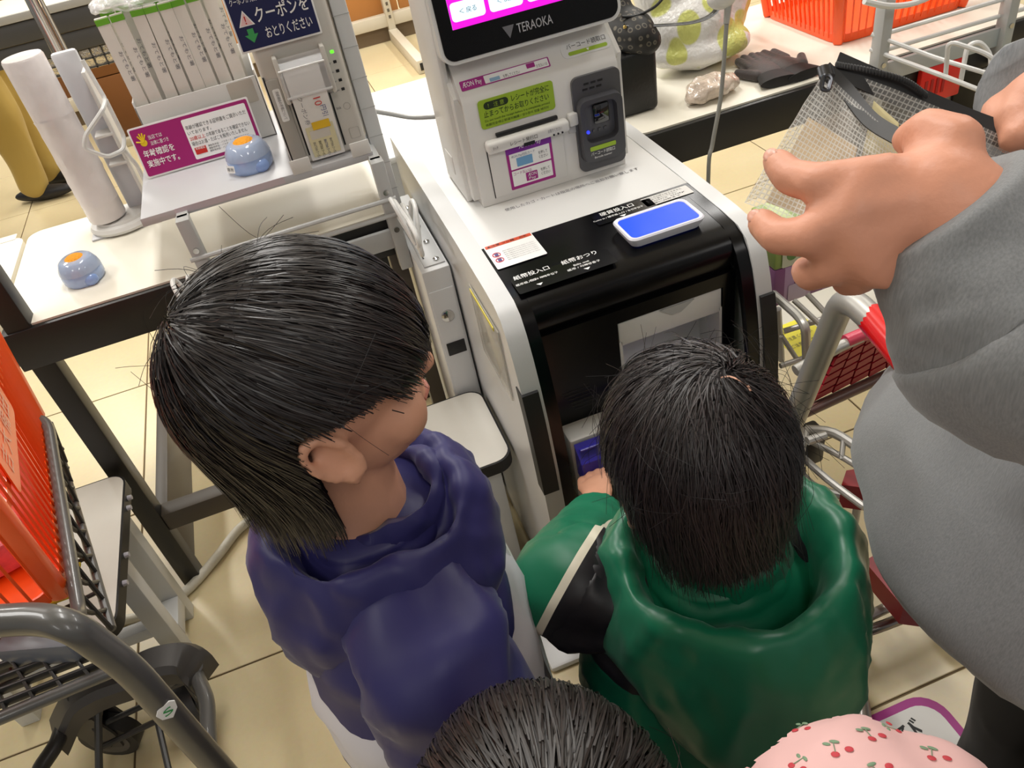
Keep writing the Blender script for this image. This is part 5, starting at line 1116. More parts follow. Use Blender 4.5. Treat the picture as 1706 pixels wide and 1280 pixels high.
def cloth_mat(name, col, rough=.5, bump=.6, bscale=18, sheen=.1, spec=.35, var=.03):
    m = mat(name, col, rough, spec=spec, sheen=sheen, var=var, vscale=9, bump=bump, bscale=bscale, bstretch=(1, 1, .6))
    for n_ in m.node_tree.nodes:
        if n_.type == 'TEX_NOISE' and n_.inputs['Scale'].default_value == bscale: n_.noise_type = 'RIDGED_MULTIFRACTAL'; n_.inputs['Scale'].default_value = bscale*.6; n_.inputs['Detail'].default_value = 2; n_.inputs['Roughness'].default_value = .4
    return m
navy = cloth_mat('navy_nylon', '#2c2a5e', .48); white_cloth = cloth_mat('white_cloth', '#d6d4dc', .6); green = cloth_mat('green_nylon', '#0d6a4b', .38, .3, 16, spec=.5); black_cloth = cloth_mat('black_nylon', '#17161a', .55)
cream_cloth = cloth_mat('cream_cloth', '#d9d3bf', .6); dark_trouser = cloth_mat('dark_trousers', '#1d1c20', .7)
def banded(name, base, stops):
    """cloth coloured in blocks by a vertex value 'block' (colour-blocked garment)"""
    m = bpy.data.materials.new(name); m.use_nodes = True; nt = m.node_tree; b = nt.nodes['Principled BSDF']; b.inputs['Roughness'].default_value = .46; b.inputs['Specular IOR Level'].default_value = .4
    at = nt.nodes.new('ShaderNodeAttribute'); at.attribute_name = 'block'
    r = nt.nodes.new('ShaderNodeValToRGB'); r.color_ramp.interpolation = 'CONSTANT'; e = r.color_ramp.elements
    e[0].position = 0; e[0].color = srgb(base)+[1]; e[1].position = stops[0][0]; e[1].color = srgb(stops[0][1])+[1]
    for p_, c_ in stops[1:]: k = e.new(p_); k.color = srgb(c_)+[1]
    nt.links.new(at.outputs['Fac'], r.inputs[0]); nt.links.new(r.outputs[0], b.inputs['Base Color'])
    tc = nt.nodes.new('ShaderNodeTexCoord'); n_ = nt.nodes.new('ShaderNodeTexNoise'); n_.noise_type = 'RIDGED_MULTIFRACTAL'; n_.inputs['Scale'].default_value = 10; n_.inputs['Detail'].default_value = 2; n_.inputs['Roughness'].default_value = .4; bp = nt.nodes.new('ShaderNodeBump'); bp.inputs['Strength'].default_value = .6; bp.inputs['Distance'].default_value = .01
    nt.links.new(tc.outputs['Object'], n_.inputs['Vector']); nt.links.new(n_.outputs['Fac'], bp.inputs['Height']); nt.links.new(bp.outputs[0], b.inputs['Normal']); return m
def set_block(o, fn):
    me = o.data; at = me.attributes.new('block', 'FLOAT', 'POINT'); at.data.foreach_set('value', [fn(v.co) for v in me.vertices])
def legs_prims(mb, hip, az, zf=.0, w=.075, r0=.06, r1=.036):
    r, f = axes_az(az)
    for q in (-1, 1):
        h = Vector(hip)+r*(w*q); kx = V(h.x, h.y, hip[2]*.52)+f*.01; an = V(h.x, h.y, .06)-f*.005
        mb.chain([h, kx, an], [r0, r0*.75, r1]); mb.cap(an+V(0, 0, -.025), an+f*.10+V(0, 0, -.033), .028, .024)
def shoes(parent, hip, az, m, w=.075, L=.19):
    r, f = axes_az(az)
    for q in (-1, 1):
        c = V(hip[0], hip[1], 0)+r*(w*q)+f*.03; mb = MB(); mb.ell(c+Z3*.035, (.040, L/2, .034), (r, f, Z3)); mb.ell(c+Z3*.05-f*.05, (.036, .045, .045), (r, f, Z3)); me = remesh(mb, .006, 4)
        for v in me.vertices: v.co.z = max(v.co.z, .002)
        obj('shoe', me, m, parent)
def hand(mb, wrist, fwd, palm_n, s=1., curl=.5, side=1, spread=.12):
    """palm + five bent fingers; fwd: pointing direction, palm_n: normal out of the palm; side +1: thumb towards +lat"""
    f = Vector(fwd).normalized(); n_ = Vector(palm_n); n_ = (n_-f*n_.dot(f)).normalized(); lat = f.cross(n_)*side; w = Vector(wrist)
    mb.ell(w+f*.030*s, (.030*s, .024*s, .011*s), (f, lat, n_)); mb.ell(w+f*.012*s, (.02*s, .019*s, .013*s), (f, lat, n_)); mb.ell(w+f*.046*s, (.016*s, .026*s, .011*s), (f, lat, n_))
    for o_, L in ((.021, .036), (.007, .041), (-.007, .038), (-.020, .030)):
        p = w+f*.052*s+lat*o_*s; d = (f+lat*o_*spread*20*.1).normalized(); pts = [p]; a = 0
        for j, fr_ in enumerate((.45, .32, .28)):
            a += curl*(.55+.35*j); dd = d*cos(a)+n_*sin(a); pts.append(pts[-1]+dd*L*fr_*1.25*s)
        mb.chain(pts, [.0068*s, .0064*s, .0058*s, .0050*s], 10)
    p = w+f*.018*s+lat*.018*s; t1 = p+(f*.55+lat*.7+n_*.35).normalized()*.024*s; t2 = t1+(f*.85+lat*.25+n_*.45).normalized()*.020*s
    mb.chain([p, t1, t2], [.0095*s, .0074*s, .006*s], 10)

# ------------------------------------------------------------------ child in navy, standing on the left, facing the kiosk
HA = at_d(520, 640, .648); azA = 86
pA = thing('person', 'child in navy hooded jacket with white band looking towards the kiosk', 'person', (HA.x, HA.y, 0), 'children at the kiosk')
hdA = Head(HA, azA, 2, 0, .98); rA, fA = axes_az(azA)
NA = V(HA.x+.008, HA.y, HA.z-.152); dA = NA.z-.985
mb = MB(); hdA.prims(mb); mb.chain([HA+V(-.006, 0, -.03), NA+V(-.01, 0, .0), NA+V(-.012, 0, -.06)], [.042, .044, .06])
mb.ell(NA+V(0, 0, -.16), (.105, .075, .15), (rA, fA, Z3)); mb.ell(NA+V(0, 0, -.34), (.10, .075, .12), (rA, fA, Z3))
SA = [NA+rA*(.125*q)+V(0, 0, -.065) for q in (-1, 1)]
EA = [SA[0]+V(.0, .02, -.20), SA[1]+V(.0, -.02, -.20)]; WA = [EA[0]+fA*.05+V(0, 0, -.16), EA[1]+fA*.05+V(0, .0, -.16)]
for q in (0, 1): mb.chain([NA+rA*(.06*(2*q-1))+V(0, 0, -.06), SA[q], EA[q], WA[q]], [.05, .042, .033, .022]); hand(mb, WA[q]+V(0, 0, -.005), fA*.3+V(0, 0, -1), -rA*(2*q-1), 1., .35, 1 if q else -1)
hipA = V(NA.x, NA.y, .54); legs_prims(mb, hipA, azA)
bA = obj('body', remesh(mb, .0042, 5, 'body'), skin, pA, 0); bA.data.polygons.foreach_set('use_smooth', [True]*len(bA.data.polygons))
hdA.features(pA)
hair(hdA, pA, hairA, (-.05, -.62, .72), n=20000, lay=(.003, .016), length=(.12, .21), swirl=.12, nape=-.098, fringe=.006, width=.0011, seed=3, fly=70)
jk = [(V(NA.x, NA.y, .535+dA), .150, .115), (V(NA.x-.004, NA.y, .56+dA), .156, .112), (V(NA.x-.006, NA.y, .70+dA), .156, .112), (V(NA.x-.006, NA.y, .82+dA), .152, .112), (V(NA.x-.008, NA.y, .90+dA), .140, .100), (V(NA.x-.010, NA.y, .945+dA), .108, .082), (V(NA.x-.008, NA.y, .975+dA), .066, .062), (V(NA.x-.006, NA.y, .992+dA), .055, .054)]
blockA = banded('navy_white_block', '#2c2a5e', [(.5, '#d6d4dc'), (.75, '#2c2a5e')])
jA = torso(jk, azA, 'jacket', blockA, pA, .009, 11, 1.)
def bandA(co):
    d = co-NA; t = atan2(d.dot(rA), d.dot(fA)); z = co.z
    top = .800+.055*sin(t*2+.6)+.02*sin(t*5) ; bot = top-.125-.02*sin(t*3+1)
    return .3 if z > top else (.62 if z > bot else .9)
def soft(v0): return v0
def bandA2(co):
    d = co-NA; t = atan2(d.dot(rA), d.dot(fA)); z = co.z
    top = .885+dA+.02*sin(t*2+.6)+.015*sin(t*5); bot = top-.15-.03*sin(t*3+1)
    return .5+min(.25, max(-.4, (top-z)*2.0)) if z > (top+bot)/2 else .75-max(-.2, min(.24, (z-bot)*2.0))
set_block(jA, bandA2)
for q in (0, 1):
    sl_ = sleeve([NA+rA*(.075*(2*q-1))+V(0, 0, -.055), SA[q]+rA*(.012*(2*q-1)), SA[q].lerp(EA[q], .55)+rA*(.022*(2*q-1)), EA[q]+rA*(.008*(2*q-1)), EA[q].lerp(WA[q], .55), WA[q]], [.058, .064, .060, .054, .048, .034], 'sleeve', navy, pA, .0085, 13, 3.+q, n=16, seg=48, stretch=(.8, .8, 1.5))
    MB().tube([WA[q]+V(0, 0, .016), WA[q]+V(0, 0, -.008)], .030, 24).build('cuff', navy, pA)
hood(V(NA.x+.010, NA.y, NA.z+.010), azA, 1.0, 'hood', navy, pA,
     [(.050, .004), (.062, -.034), (.080, -.036), (.096, .006), (.107, .008), (.122, -.030), (.130, -.075), (.122, -.115), (.098, -.120), (.065, -.07)],
     [(.050, .012), (.056, .010), (.060, .012), (.068, .010), (.078, -.010), (.084, -.030), (.084, -.045), (.076, -.05), (.066, -.048), (.052, -.03)], .0085, 11, 5., power=.5)
# stand-up collar and zip at the throat
zp = [NA+fA*.056+V(0, 0, .018), NA+fA*.074+V(0, 0, -.012), NA+fA*.088+V(0, 0, -.06), NA+fA*.102+V(0, 0, -.11), NA+fA*.112+V(0, 0, -.20), NA+fA*.118+V(0, 0, -.40)]
MB().tube(smooth_path(zp, 8), .0045, 8).build('zipper', ink_white, pA)
zz_ = smooth_path(zp, 30); 
for k in range(0, 90, 3): MB().ell(zz_[k]+fA*.003, (.0016, .0055, .0016), (fA, rA, Z3), 6, 4).build('zip_tooth', ink_white, pA)
MB().tube([zp[0]+fA*.012, zp[0]+fA*.028+V(0, -.006, -.03)], .0032, 8).build('zip_pull', ink_white, pA)
tr = [(V(NA.x, NA.y, .56), .115, .09)]
mb = MB(); legs_prims(mb, hipA, azA, r0=.075, r1=.050); mb.ell(hipA, (.125, .095, .09), (rA, fA, Z3)); me = remesh(mb, .008, 5)
obj('trousers', me, dark_trouser, pA); shoes(pA, hipA, azA, mat('shoe_dark', '#26262a', .5))

# ------------------------------------------------------------------ child in green reaching into the kiosk
HB = at_d(1168, 776, .78); azB = 8
pB = thing('person', 'child in green jacket with black and cream sleeve reaching into the kiosk', 'person', (HB.x, HB.y, 0), 'children at the kiosk')
hdB = Head(HB, azB, -22, 2, .97); rB, fB = axes_az(azB)
NB = V(HB.x, HB.y-.022, .790)
WB = at_y(1003, 846, .795); TB = at_y(984, 782, .885)
SB = [NB+rB*-.112+V(0, .035, -.045), NB+rB*.096+V(0, .045, -.06)]
EB = [at_d(958, 962, .90), SB[1]+V(.02, .08, -.19)]; WBR = EB[1]+V(-.05, .13, -.03)
mb = MB(); hdB.prims(mb); mb.chain([HB+V(0, -.01, -.03), NB, NB+V(0, 0, -.06)], [.042, .042, .055])
mb.ell(NB+V(0, 0, -.15), (.10, .072, .14), (rB, fB, Z3)); mb.ell(NB+V(0, 0, -.31), (.095, .07, .10), (rB, fB, Z3))
mb.chain([NB+rB*-.04+V(0, 0, -.075), SB[0]+V(0, 0, -.012), EB[0], WB], [.034, .032, .029, .021]); mb.chain([NB+rB*.04+V(0, 0, -.075), SB[1]+V(0, 0, -.012), EB[1], WBR], [.034, .032, .029, .021])
fw_ = (TB-WB).normalized(); hand(mb, WB+fw_*.004, fw_, V(.35, .25, -.9), 1.08, .42, 1); hand(mb, WBR, V(-.2, .9, -.1), V(-.6, 0, -.8), 1.0, .4, -1)
hipB = V(NB.x, NB.y, .44); legs_prims(mb, hipB, azB, r0=.055, r1=.033)
bB = obj('body', remesh(mb, .0036, 4, 'body'), skin, pB, 0); bB.data.polygons.foreach_set('use_smooth', [True]*len(bB.data.polygons))
hdB.features(pB)
hair(hdB, pB, hairB, (.30, -.42, .86), n=20000, lay=(.003, .018), length=(.08, .145), swirl=.5, messy=.13, nape=-.084, fringe=.002, width=.0011, seed=9, fly=330, stray=.05, hug=.9)
MB().tube(smooth_path([hdB.P(.020, -.048, .1005), hdB.P(.028, -.050, .1000), hdB.P(.036, -.062, .0950), hdB.P(.037, -.070, .0900)], 4), .0011, 6, flat=.5).build('parting', skin, pB)
jk = [(V(NB.x, NB.y, .40), .145, .112), (V(NB.x, NB.y, .43), .152, .118), (V(NB.x, NB.y-.002, .55), .150, .116), (V(NB.x, NB.y-.004, .65), .146, .108), (V(NB.x, NB.y-.002, .715), .134, .096), (V(NB.x, NB.y, .755), .104, .078), (V(NB.x, NB.y+.002, .785), .066, .060), (V(NB.x, NB.y+.002, .80), .054, .052)]
jB = torso(jk, azB, 'jacket', banded('green_black_block', '#0d6a4b', [(.5, '#17161a')]), pB, .010, 10, 11.)
set_block(jB, lambda co: .5+max(-.4, min(.4, min((-(co-NB).dot(rB))-.075, co.z-.718, .765-co.z)*4)))
sL = sleeve([NB+rB*-.068+V(0, .01, -.060), SB[0]+rB*-.012, SB[0].lerp(EB[0], .5), EB[0]+V(-.012, 0, -.006), EB[0].lerp(WB, .40), EB[0].lerp(WB, .70), EB[0].lerp(WB, .88)], [.052, .060, .058, .052, .047, .040, .029], 'sleeve', banded('sleeve_black_cream_green', '#17161a', [(.40, '#d9d3bf'), (.56, '#0d6a4b')]), pB, .0075, 15, 13., n=16, seg=48, stretch=(.8, .8, 1.4))
arm0, arm1 = SB[0], EB[0]; adir = (arm1-arm0).normalized(); fdir = (WB-EB[0]).normalized()
def blkB(co):
    t = (co-arm0).dot(adir)/(arm1-arm0).length; t2 = (co-EB[0]).dot(fdir)/(WB-EB[0]).length
    low = -(co-arm0.lerp(arm1, .5)).z                  # underside of the upper arm carries the cream stripe further
    return max(0., min(1., .40+(t-.98)*.5+max(0, t2-.04)*.55+max(0, low-.03)*1.0))
set_block(sL, blkB)
cfB = EB[0].lerp(WB, .88); MB().tube([cfB-fdir*.012, cfB+fdir*.008], .0285, 24).build('cuff', green, pB)
sleeve([NB+rB*.065+V(0, .01, -.045), SB[1]+rB*.01, SB[1].lerp(EB[1], .5), EB[1], EB[1].lerp(WBR, .6), WBR], [.050, .050, .048, .045, .040, .028], 'sleeve', black_cloth, pB, .005, 17, 17., n=10)
hood(V(NB.x+.016, NB.y+.006, .812), azB, 1.0, 'hood', green, pB,
     [(.050, .004), (.066, -.046), (.092, -.052), (.112, -.004), (.125, .002), (.142, -.034), (.150, -.085), (.138, -.125), (.106, -.135), (.07, -.085)],
     [(.050, .010), (.060, -.006), (.070, .004), (.084, .012), (.098, -.010), (.104, -.032), (.100, -.050), (.088, -.056), (.070, -.05), (.054, -.03)], .0085, 11, 21., power=.5, point=.55)
mb = MB(); legs_prims(mb, hipB, azB, r0=.068, r1=.046); mb.ell(hipB, (.115, .09, .08), (rB, fB, Z3)); obj('trousers', remesh(mb, .008, 5), dark_trouser, pB); shoes(pB, hipB, azB, mat('shoe_dark', '#26262a', .5), L=.17)

# ------------------------------------------------------------------ child whose dark hair shows at the bottom
HC = at_d(924, 1445, .575); azC = 5
pC = thing('person', 'child with smooth dark hair standing behind the other two children', 'person', (HC.x, HC.y, 0), 'children at the kiosk')
hdC = Head(HC, azC, 0, 0, 1.0); rC, fC = axes_az(azC); NC = V(HC.x, HC.y-.015, HC.z-.155)
mb = MB(); hdC.prims(mb); mb.chain([HC+V(0, -.01, -.03), NC, NC+V(0, 0, -.05)], [.042, .042, .055]); mb.ell(NC+V(0, 0, -.16), (.10, .072, .15), (rC, fC, Z3)); mb.ell(NC+V(0, 0, -.33), (.095, .07, .11), (rC, fC, Z3))
SCc = [NC+rC*(.085*q)+V(0, .0, -.065) for q in (-1, 1)]
for q in (0, 1):
    e_ = SCc[q]+rC*(.02*(2*q-1))+V(0, -.01, -.19); w_ = e_+V(0, .05, -.16); mb.chain([NC+V(0, 0, -.05), SCc[q], e_, w_], [.045, .038, .031, .021]); hand(mb, w_, V(0, .3, -1), V(-(2*q-1), 0, 0), 1., .3, -1 if q else 1)
hipC = V(NC.x, NC.y, .46); legs_prims(mb, hipC, azC, r0=.055, r1=.033)
bC = obj('body', remesh(mb, .0048, 4, 'body'), skin, pC, 0); bC.data.polygons.foreach_set('use_smooth', [True]*len(bC.data.polygons)); hdC.features(pC)
hair(hdC, pC, hairC, (.0, -.35, .92), n=15000, lay=(.003, .014), length=(.12, .20), swirl=.15, nape=-.11, fringe=.004, width=.0013, seed=21, fly=60)
jk = [(V(NC.x, NC.y, NC.z-.42), .11, .09), (V(NC.x, NC.y, NC.z-.25), .112, .095), (V(NC.x, NC.y, NC.z-.10), .105, .085), (V(NC.x, NC.y, NC.z-.045), .085, .07), (V(NC.x, NC.y, NC.z-.01), .055, .052)]
tee = cloth_mat('slate_sweater', '#4a4c58', .7); torso(jk, azC, 'sweater', tee, pC, .005, 10, 31.)
for q in (0, 1):
    e_ = SCc[q]+rC*(.02*(2*q-1))+V(0, -.01, -.19); w_ = e_+V(0, .05, -.16); sleeve([NC+rC*(.06*(2*q-1))+V(0, 0, -.05), SCc[q], e_, w_+V(0, 0, .01)], [.044, .042, .038, .028], 'sleeve', tee, pC, .004, 18, 33.+q)
mb = MB(); legs_prims(mb, hipC, azC, r0=.066, r1=.046); mb.ell(hipC, (.112, .088, .08), (rC, fC, Z3)); obj('trousers', remesh(mb, .008, 5), dark_trouser, pC); shoes(pC, hipC, azC, mat('shoe_dark', '#26262a', .5), L=.17)
# ------------------------------------------------------------------ small child in a pink cherry-print hood
pink = cloth_mat('pink_cotton', '#eec0bd', .75, .2, 20)
HD = at_d(1428, 1418, .67); azD = 10
pD = thing('person', 'small child with a pink cherry-print hood up behind the green jacket', 'person', (HD.x, HD.y, 0), 'children at the kiosk')
hdD = Head(HD, azD, 0, 0, .80); rD, fD = axes_az(azD); ND = V(HD.x, HD.y-.012, HD.z-.15)
mb = MB(); hdD.prims(mb); mb.chain([HD+V(0, -.01, -.03), ND, ND+V(0, 0, -.05)], [.038, .038, .05]); mb.ell(ND+V(0, 0, -.14), (.088, .066, .13), (rD, fD, Z3)); mb.ell(ND+V(0, 0, -.28), (.085, .065, .10), (rD, fD, Z3))
SD = [ND+rD*(.078*q)+V(0, 0, -.07) for q in (-1, 1)]
for q in (0, 1):
    e_ = SD[q]+rD*(.012*(2*q-1))+V(0, -.01, -.16); w_ = e_+V(0, .05, -.13); mb.chain([ND+V(0, 0, -.05), SD[q], e_, w_], [.04, .034, .028, .019]); hand(mb, w_, V(0, .3, -1), V(-(2*q-1), 0, 0), .9, .3, -1 if q else 1)
hipD = V(ND.x, ND.y, .38); legs_prims(mb, hipD, azD, w=.06, r0=.05, r1=.03)
bD = obj('body', remesh(mb, .0055, 4, 'body'), skin, pD, 0); bD.data.polygons.foreach_set('use_smooth', [True]*len(bD.data.polygons)); hdD.features(pD)
hair(hdD, pD, hairC, (0, -.3, .95), n=900, lay=(.003, .006), length=(.08, .12), fly=0, width=.003, seed=41)
# hood worn up: shell around the head, open at the face
mb = MB(); mb.ell(hdD.P(0, -.012, .020), (.077, .086, .080), hdD.ax(), 40, 26); mb.ell(hdD.P(0, -.05, -.06), (.070, .06, .07), hdD.ax(), 30, 18); mb.ell(hdD.P(.055, -.02, .055), (.045, .06, .040), hdD.ax()); mb.ell(hdD.P(-.05, .0, .06), (.045, .05, .040), hdD.ax())
me = remesh(mb, .0055, 6, 'hood'); folds(me, .0045, 14, (1, 1, 1), 7., .001)
bm_ = bmesh.new(); bm_.from_mesh(me)
bmesh.ops.delete(bm_, geom=[f for f in bm_.faces if (f.calc_center_median()-hdD.P(0, .07, -.02)).dot(hdD.f) > -.012 and abs((f.calc_center_median()-HD).dot(hdD.r)) < .062 and -.10 < (f.calc_center_median()-HD).dot(hdD.u) < .062], context='FACES')
bm_.to_mesh(me); bm_.free(); hoD = obj('hood', me, pink, pD, 80)
from mathutils.bvhtree import BVHTree
_bm = bmesh.new(); _bm.from_mesh(hoD.data); _bv = BVHTree.FromBMesh(_bm)
def _near(p): q = _bv.find_nearest(p); return q[0], q[1]
cherry_red = mat('cherry_red', '#c9404a', .7); leaf_g = mat('leaf_green', '#7f9a7c', .7)
def cherry(px, py, s, a):
    p0 = at_d(px, py, .50); hit = _bv.ray_cast(CAM, (p0-CAM).normalized())
    if hit[0] is None: return
    c, n_ = hit[0], hit[1]; ex, ey, _ = frame(n_, AX_U); ex = -ex if ex.dot(AX_R) < 0 else ex; ey = AX_U-n_*AX_U.dot(n_); ey.normalize(); ex = ey.cross(n_).normalized()
    e1 = ex*cos(a)+ey*sin(a); e2 = ey*cos(a)-ex*sin(a)
    def dot(u_, v_, rx, ry, m, nm): MB().ell(c+e1*u_*s+e2*v_*s+n_*.0004, (rx*s, ry*s, .0005), (e1, e2, n_), 12, 6).build(nm, m, hoD)
    dot(-.3, -.6, .42, .34, cherry_red, 'cherry_print'); dot(.9, .2, .42, .34, cherry_red, 'cherry_print'); dot(-.5, .9, .5, .2, leaf_g, 'leaf_print'); dot(-1.2, .5, .4, .2, leaf_g, 'leaf_print')
    MB().tube([c+e1*-.3*s+e2*-.4*s+n_*.0006, c+e1*-.6*s+e2*.8*s+n_*.0006], .05*s, 4).build('stem_print', leaf_g, hoD)
for a in ((1398, 1250, .0065, .2), (1335, 1214, .0065, .7), (1385, 1191, .0065, -.3), (1455, 1226, .0065, -.5), (1486, 1213, .0065, -.2), (1560, 1260, .0065, -.5), (1470, 1285, .0065, .4), (1330, 1275, .0065, -.2)): cherry(*a)
# more prints on the unseen sides so the cloth reads the same all round
for az_, el_ in ((100, 20), (150, 10), (200, 30), (250, 5), (300, 25), (180, 60)):
    d_ = V(sin(radians(az_))*cos(radians(el_)), cos(radians(az_))*cos(radians(el_)), sin(radians(el_))); hit = _bv.ray_cast(HD+d_*.4, -d_)
    if hit[0] is not None: MB().ell(hit[0]+hit[1]*.0003, (.004, .0036, .0005), frame(hit[1])[0:2]+(hit[1],), 12, 6).build('cherry_print', cherry_red, hoD)
_bm.free()
jk = [(V(ND.x, ND.y, ND.z-.36), .125, .10), (V(ND.x, ND.y, ND.z-.2), .12, .095), (V(ND.x, ND.y, ND.z-.08), .098, .08), (V(ND.x, ND.y, ND.z-.03), .075, .065), (V(ND.x, ND.y, ND.z+.01), .055, .052)]
torso(jk, azD, 'jacket', pink, pD, .005, 11, 51.)
for q in (0, 1):
    e_ = SD[q]+rD*(.012*(2*q-1))+V(0, -.01, -.16); w_ = e_+V(0, .05, -.13); sleeve([ND+rD*(.055*(2*q-1))+V(0, 0, -.045), SD[q], e_, w_+V(0, 0, .01)], [.042, .042, .038, .027], 'sleeve', pink, pD, .004, 18, 53.+q)
mb = MB(); legs_prims(mb, hipD, azD, w=.06, r0=.062, r1=.044); mb.ell(hipD, (.10, .082, .07), (rD, fD, Z3)); obj('trousers', remesh(mb, .008, 5), dark_trouser, pD); shoes(pD, hipD, azD, mat('shoe_dark', '#26262a', .5), w=.06, L=.15)

# ------------------------------------------------------------------ adult in grey holding the pouch open
def sweat():
    m = bpy.data.materials.new('grey_sweatshirt'); m.use_nodes = True; nt = m.node_tree; b = nt.nodes['Principled BSDF']; b.inputs['Roughness'].default_value = .85; b.inputs['Sheen Weight'].default_value = .25
    tc = nt.nodes.new('ShaderNodeTexCoord'); mp = nt.nodes.new('ShaderNodeMapping'); mp.inputs['Scale'].default_value = (900, 900, 90); nt.links.new(tc.outputs['Object'], mp.inputs[0])
    n_ = nt.nodes.new('ShaderNodeTexNoise'); n_.inputs['Scale'].default_value = 1.; n_.inputs['Detail'].default_value = 3; nt.links.new(mp.outputs[0], n_.inputs['Vector'])
    r = nt.nodes.new('ShaderNodeValToRGB'); e = r.color_ramp.elements; e[0].position = .3; e[0].color = srgb('#787a7c')+[1]; e[1].position = .7; e[1].color = srgb('#898b8d')+[1]
    nt.links.new(n_.outputs['Fac'], r.inputs[0]); nt.links.new(r.outputs[0], b.inputs['Base Color'])
    bp = nt.nodes.new('ShaderNodeBump'); bp.inputs['Strength'].default_value = .08; bp.inputs['Distance'].default_value = .002; nt.links.new(n_.outputs['Fac'], bp.inputs['Height']); nt.links.new(bp.outputs[0], b.inputs['Normal']); return m
grey_knit = sweat()
azE = -62; rE, fE = axes_az(azE)
CE = V(.625, .30, 0); NE = V(.62, .26, 1.36)
pE = thing('person', 'adult in grey sweatshirt and black trousers holding a mesh pouch open', 'person', CE)
HE = NE+V(-.02, .03, .17); hdE = Head(HE, azE, -25, 0, 1.12)
q_ = lambda x, y, d: at_d(x, y, d)
wr = q_(1562, 335, .475)
mb = MB(); hdE.prims(mb); mb.chain([HE+V(0, 0, -.04), NE, NE+V(0, 0, -.06)], [.052, .055, .07]); mb.ell(NE+V(0, 0, -.22), (.17, .10, .22), (rE, fE, Z3)); mb.ell(V(CE.x+.03, CE.y, .92), (.155, .105, .16), (rE, fE, Z3))
SE = [NE+rE*(.185*q)+V(0, 0, -.07) for q in (-1, 1)]
elL = q_(1790, 560, .50); wrR = q_(1745, 185, .62); elR = V(.70, .48, 1.14)
mb.chain([NE+V(0, 0, -.07), SE[0], elL, wr], [.06, .052, .042, .030]); mb.chain([NE+V(0, 0, -.07), SE[1], elR, wrR], [.06, .052, .042, .029])
# left hand, fingers round the front of the pouch, thumb in its mouth
mcp = [q_(1438, 300, .452), q_(1425, 352, .444), q_(1432, 402, .446), q_(1452, 440, .455)]
for i, m_ in enumerate(mcp): mb.cap(wr.lerp(m_, .12), m_, .019 if i < 3 else .017, .0125)
mb.ell(q_(1490, 370, .458), (.034, .036, .016), ((wr-mcp[1]).normalized(), (mcp[0]-mcp[3]).normalized(), (CAM-wr).normalized()))
mb.chain([mcp[0], q_(1362, 305, .450), q_(1318, 296, .462), q_(1296, 272, .474)], [.0118, .0108, .0100, .0088])
mb.chain([mcp[1], q_(1345, 395, .444), q_(1296, 395, .454), q_(1270, 372, .466)], [.0118, .0108, .0100, .0088])
mb.chain([mcp[2], q_(1385, 445, .455), q_(1350, 458, .468), q_(1342, 450, .484)], [.0112, .0102, .0095, .0085])
mb.chain([mcp[3], q_(1432, 465, .468), q_(1412, 470, .482), q_(1405, 462, .494)], [.0105, .0092, .0085, .0076])
mb.chain([wr+V(0, .0, .0), q_(1590, 238, .480), q_(1548, 218, .488), q_(1516, 232, .497)], [.021, .0145, .0120, .0098])
# right hand pinching the far end
mb.ell(q_(1725, 195, .615), (.028, .034, .015)); 
for k in range(4): mb.chain([q_(1715, 182+9*k, .605), q_(1690, 190+12*k, .600), q_(1682, 204+11*k, .610)], [.0098, .0092, .0080])
mb.chain([q_(1725, 200, .600), q_(1700, 225, .590), q_(1686, 232, .590)], [.012, .010, .0085])
hipE = V(CE.x+.05, CE.y-.02, .84); legs_prims(mb, hipE, azE, w=.09, r0=.085, r1=.045)
bE = obj('body', remesh(mb, .0036, 5, 'body'), skin_adult, pE, 0); bE.data.polygons.foreach_set('use_smooth', [True]*len(bE.data.polygons)); hdE.features(pE)
# finger nails
for tip, bk_ in ((q_(1296, 272, .474), q_(1318, 296, .462)), (q_(1270, 372, .466), q_(1296, 395, .454))):
    d_ = (tip-bk_).normalized(); n_ = (CAM-tip); n_ = (n_-d_*n_.dot(d_)).normalized(); lt = d_.cross(n_); MB().ell(tip+n_*.0066+d_*.0015, (.0050, .0042, .0014), (d_, lt, n_), 12, 8).build('nail', mat('nail', '#dba08a', .35), pE)
hair(hdE, pE, hairC, (0, -.35, .92), n=9000, lay=(.003, .014), length=(.12, .2), width=.0016, seed=61, fly=0, ear_gap=False)
jk = [(V(CE.x+.02, CE.y+.0, .745), .170, .140), (V(CE.x-.01, CE.y+.01, .76), .200, .172), (V(CE.x-.04, CE.y+.03, .83), .218, .200), (V(CE.x-.008, CE.y+.01, .97), .210, .178), (V(NE.x, NE.y, 1.20), .20, .125), (V(NE.x, NE.y, 1.29), .17, .105), (V(NE.x, NE.y, 1.345), .09, .08), (V(NE.x, NE.y, 1.365), .065, .062)]
torso(jk, azE, 'sweatshirt', grey_knit, pE, .011, 6, 71., n=60, nseg=80)
sleeve([NE+rE*-.11+V(0, 0, -.06), SE[0]+rE*-.01, SE[0].lerp(elL, .6)+V(.0, .0, -.01), elL, elL.lerp(wr, .42)+V(0, 0, -.012), elL.lerp(wr, .74)+V(0, 0, -.010), elL.lerp(wr, .97)+V(0, 0, -.004)], [.085, .085, .076, .070, .060, .050, .041], 'sleeve', grey_knit, pE, .0075, 9, 73., n=14, seg=56)
sleeve([NE+rE*.11+V(0, 0, -.06), SE[1]+rE*.01, SE[1].lerp(elR, .6), elR, elR.lerp(wrR, .5), elR.lerp(wrR, .95)], [.085, .085, .076, .070, .058, .045], 'sleeve', grey_knit, pE, .007, 10, 75., n=10, seg=40)
tw = cloth_mat('black_trouser_cloth', '#2b2a2b', .75)
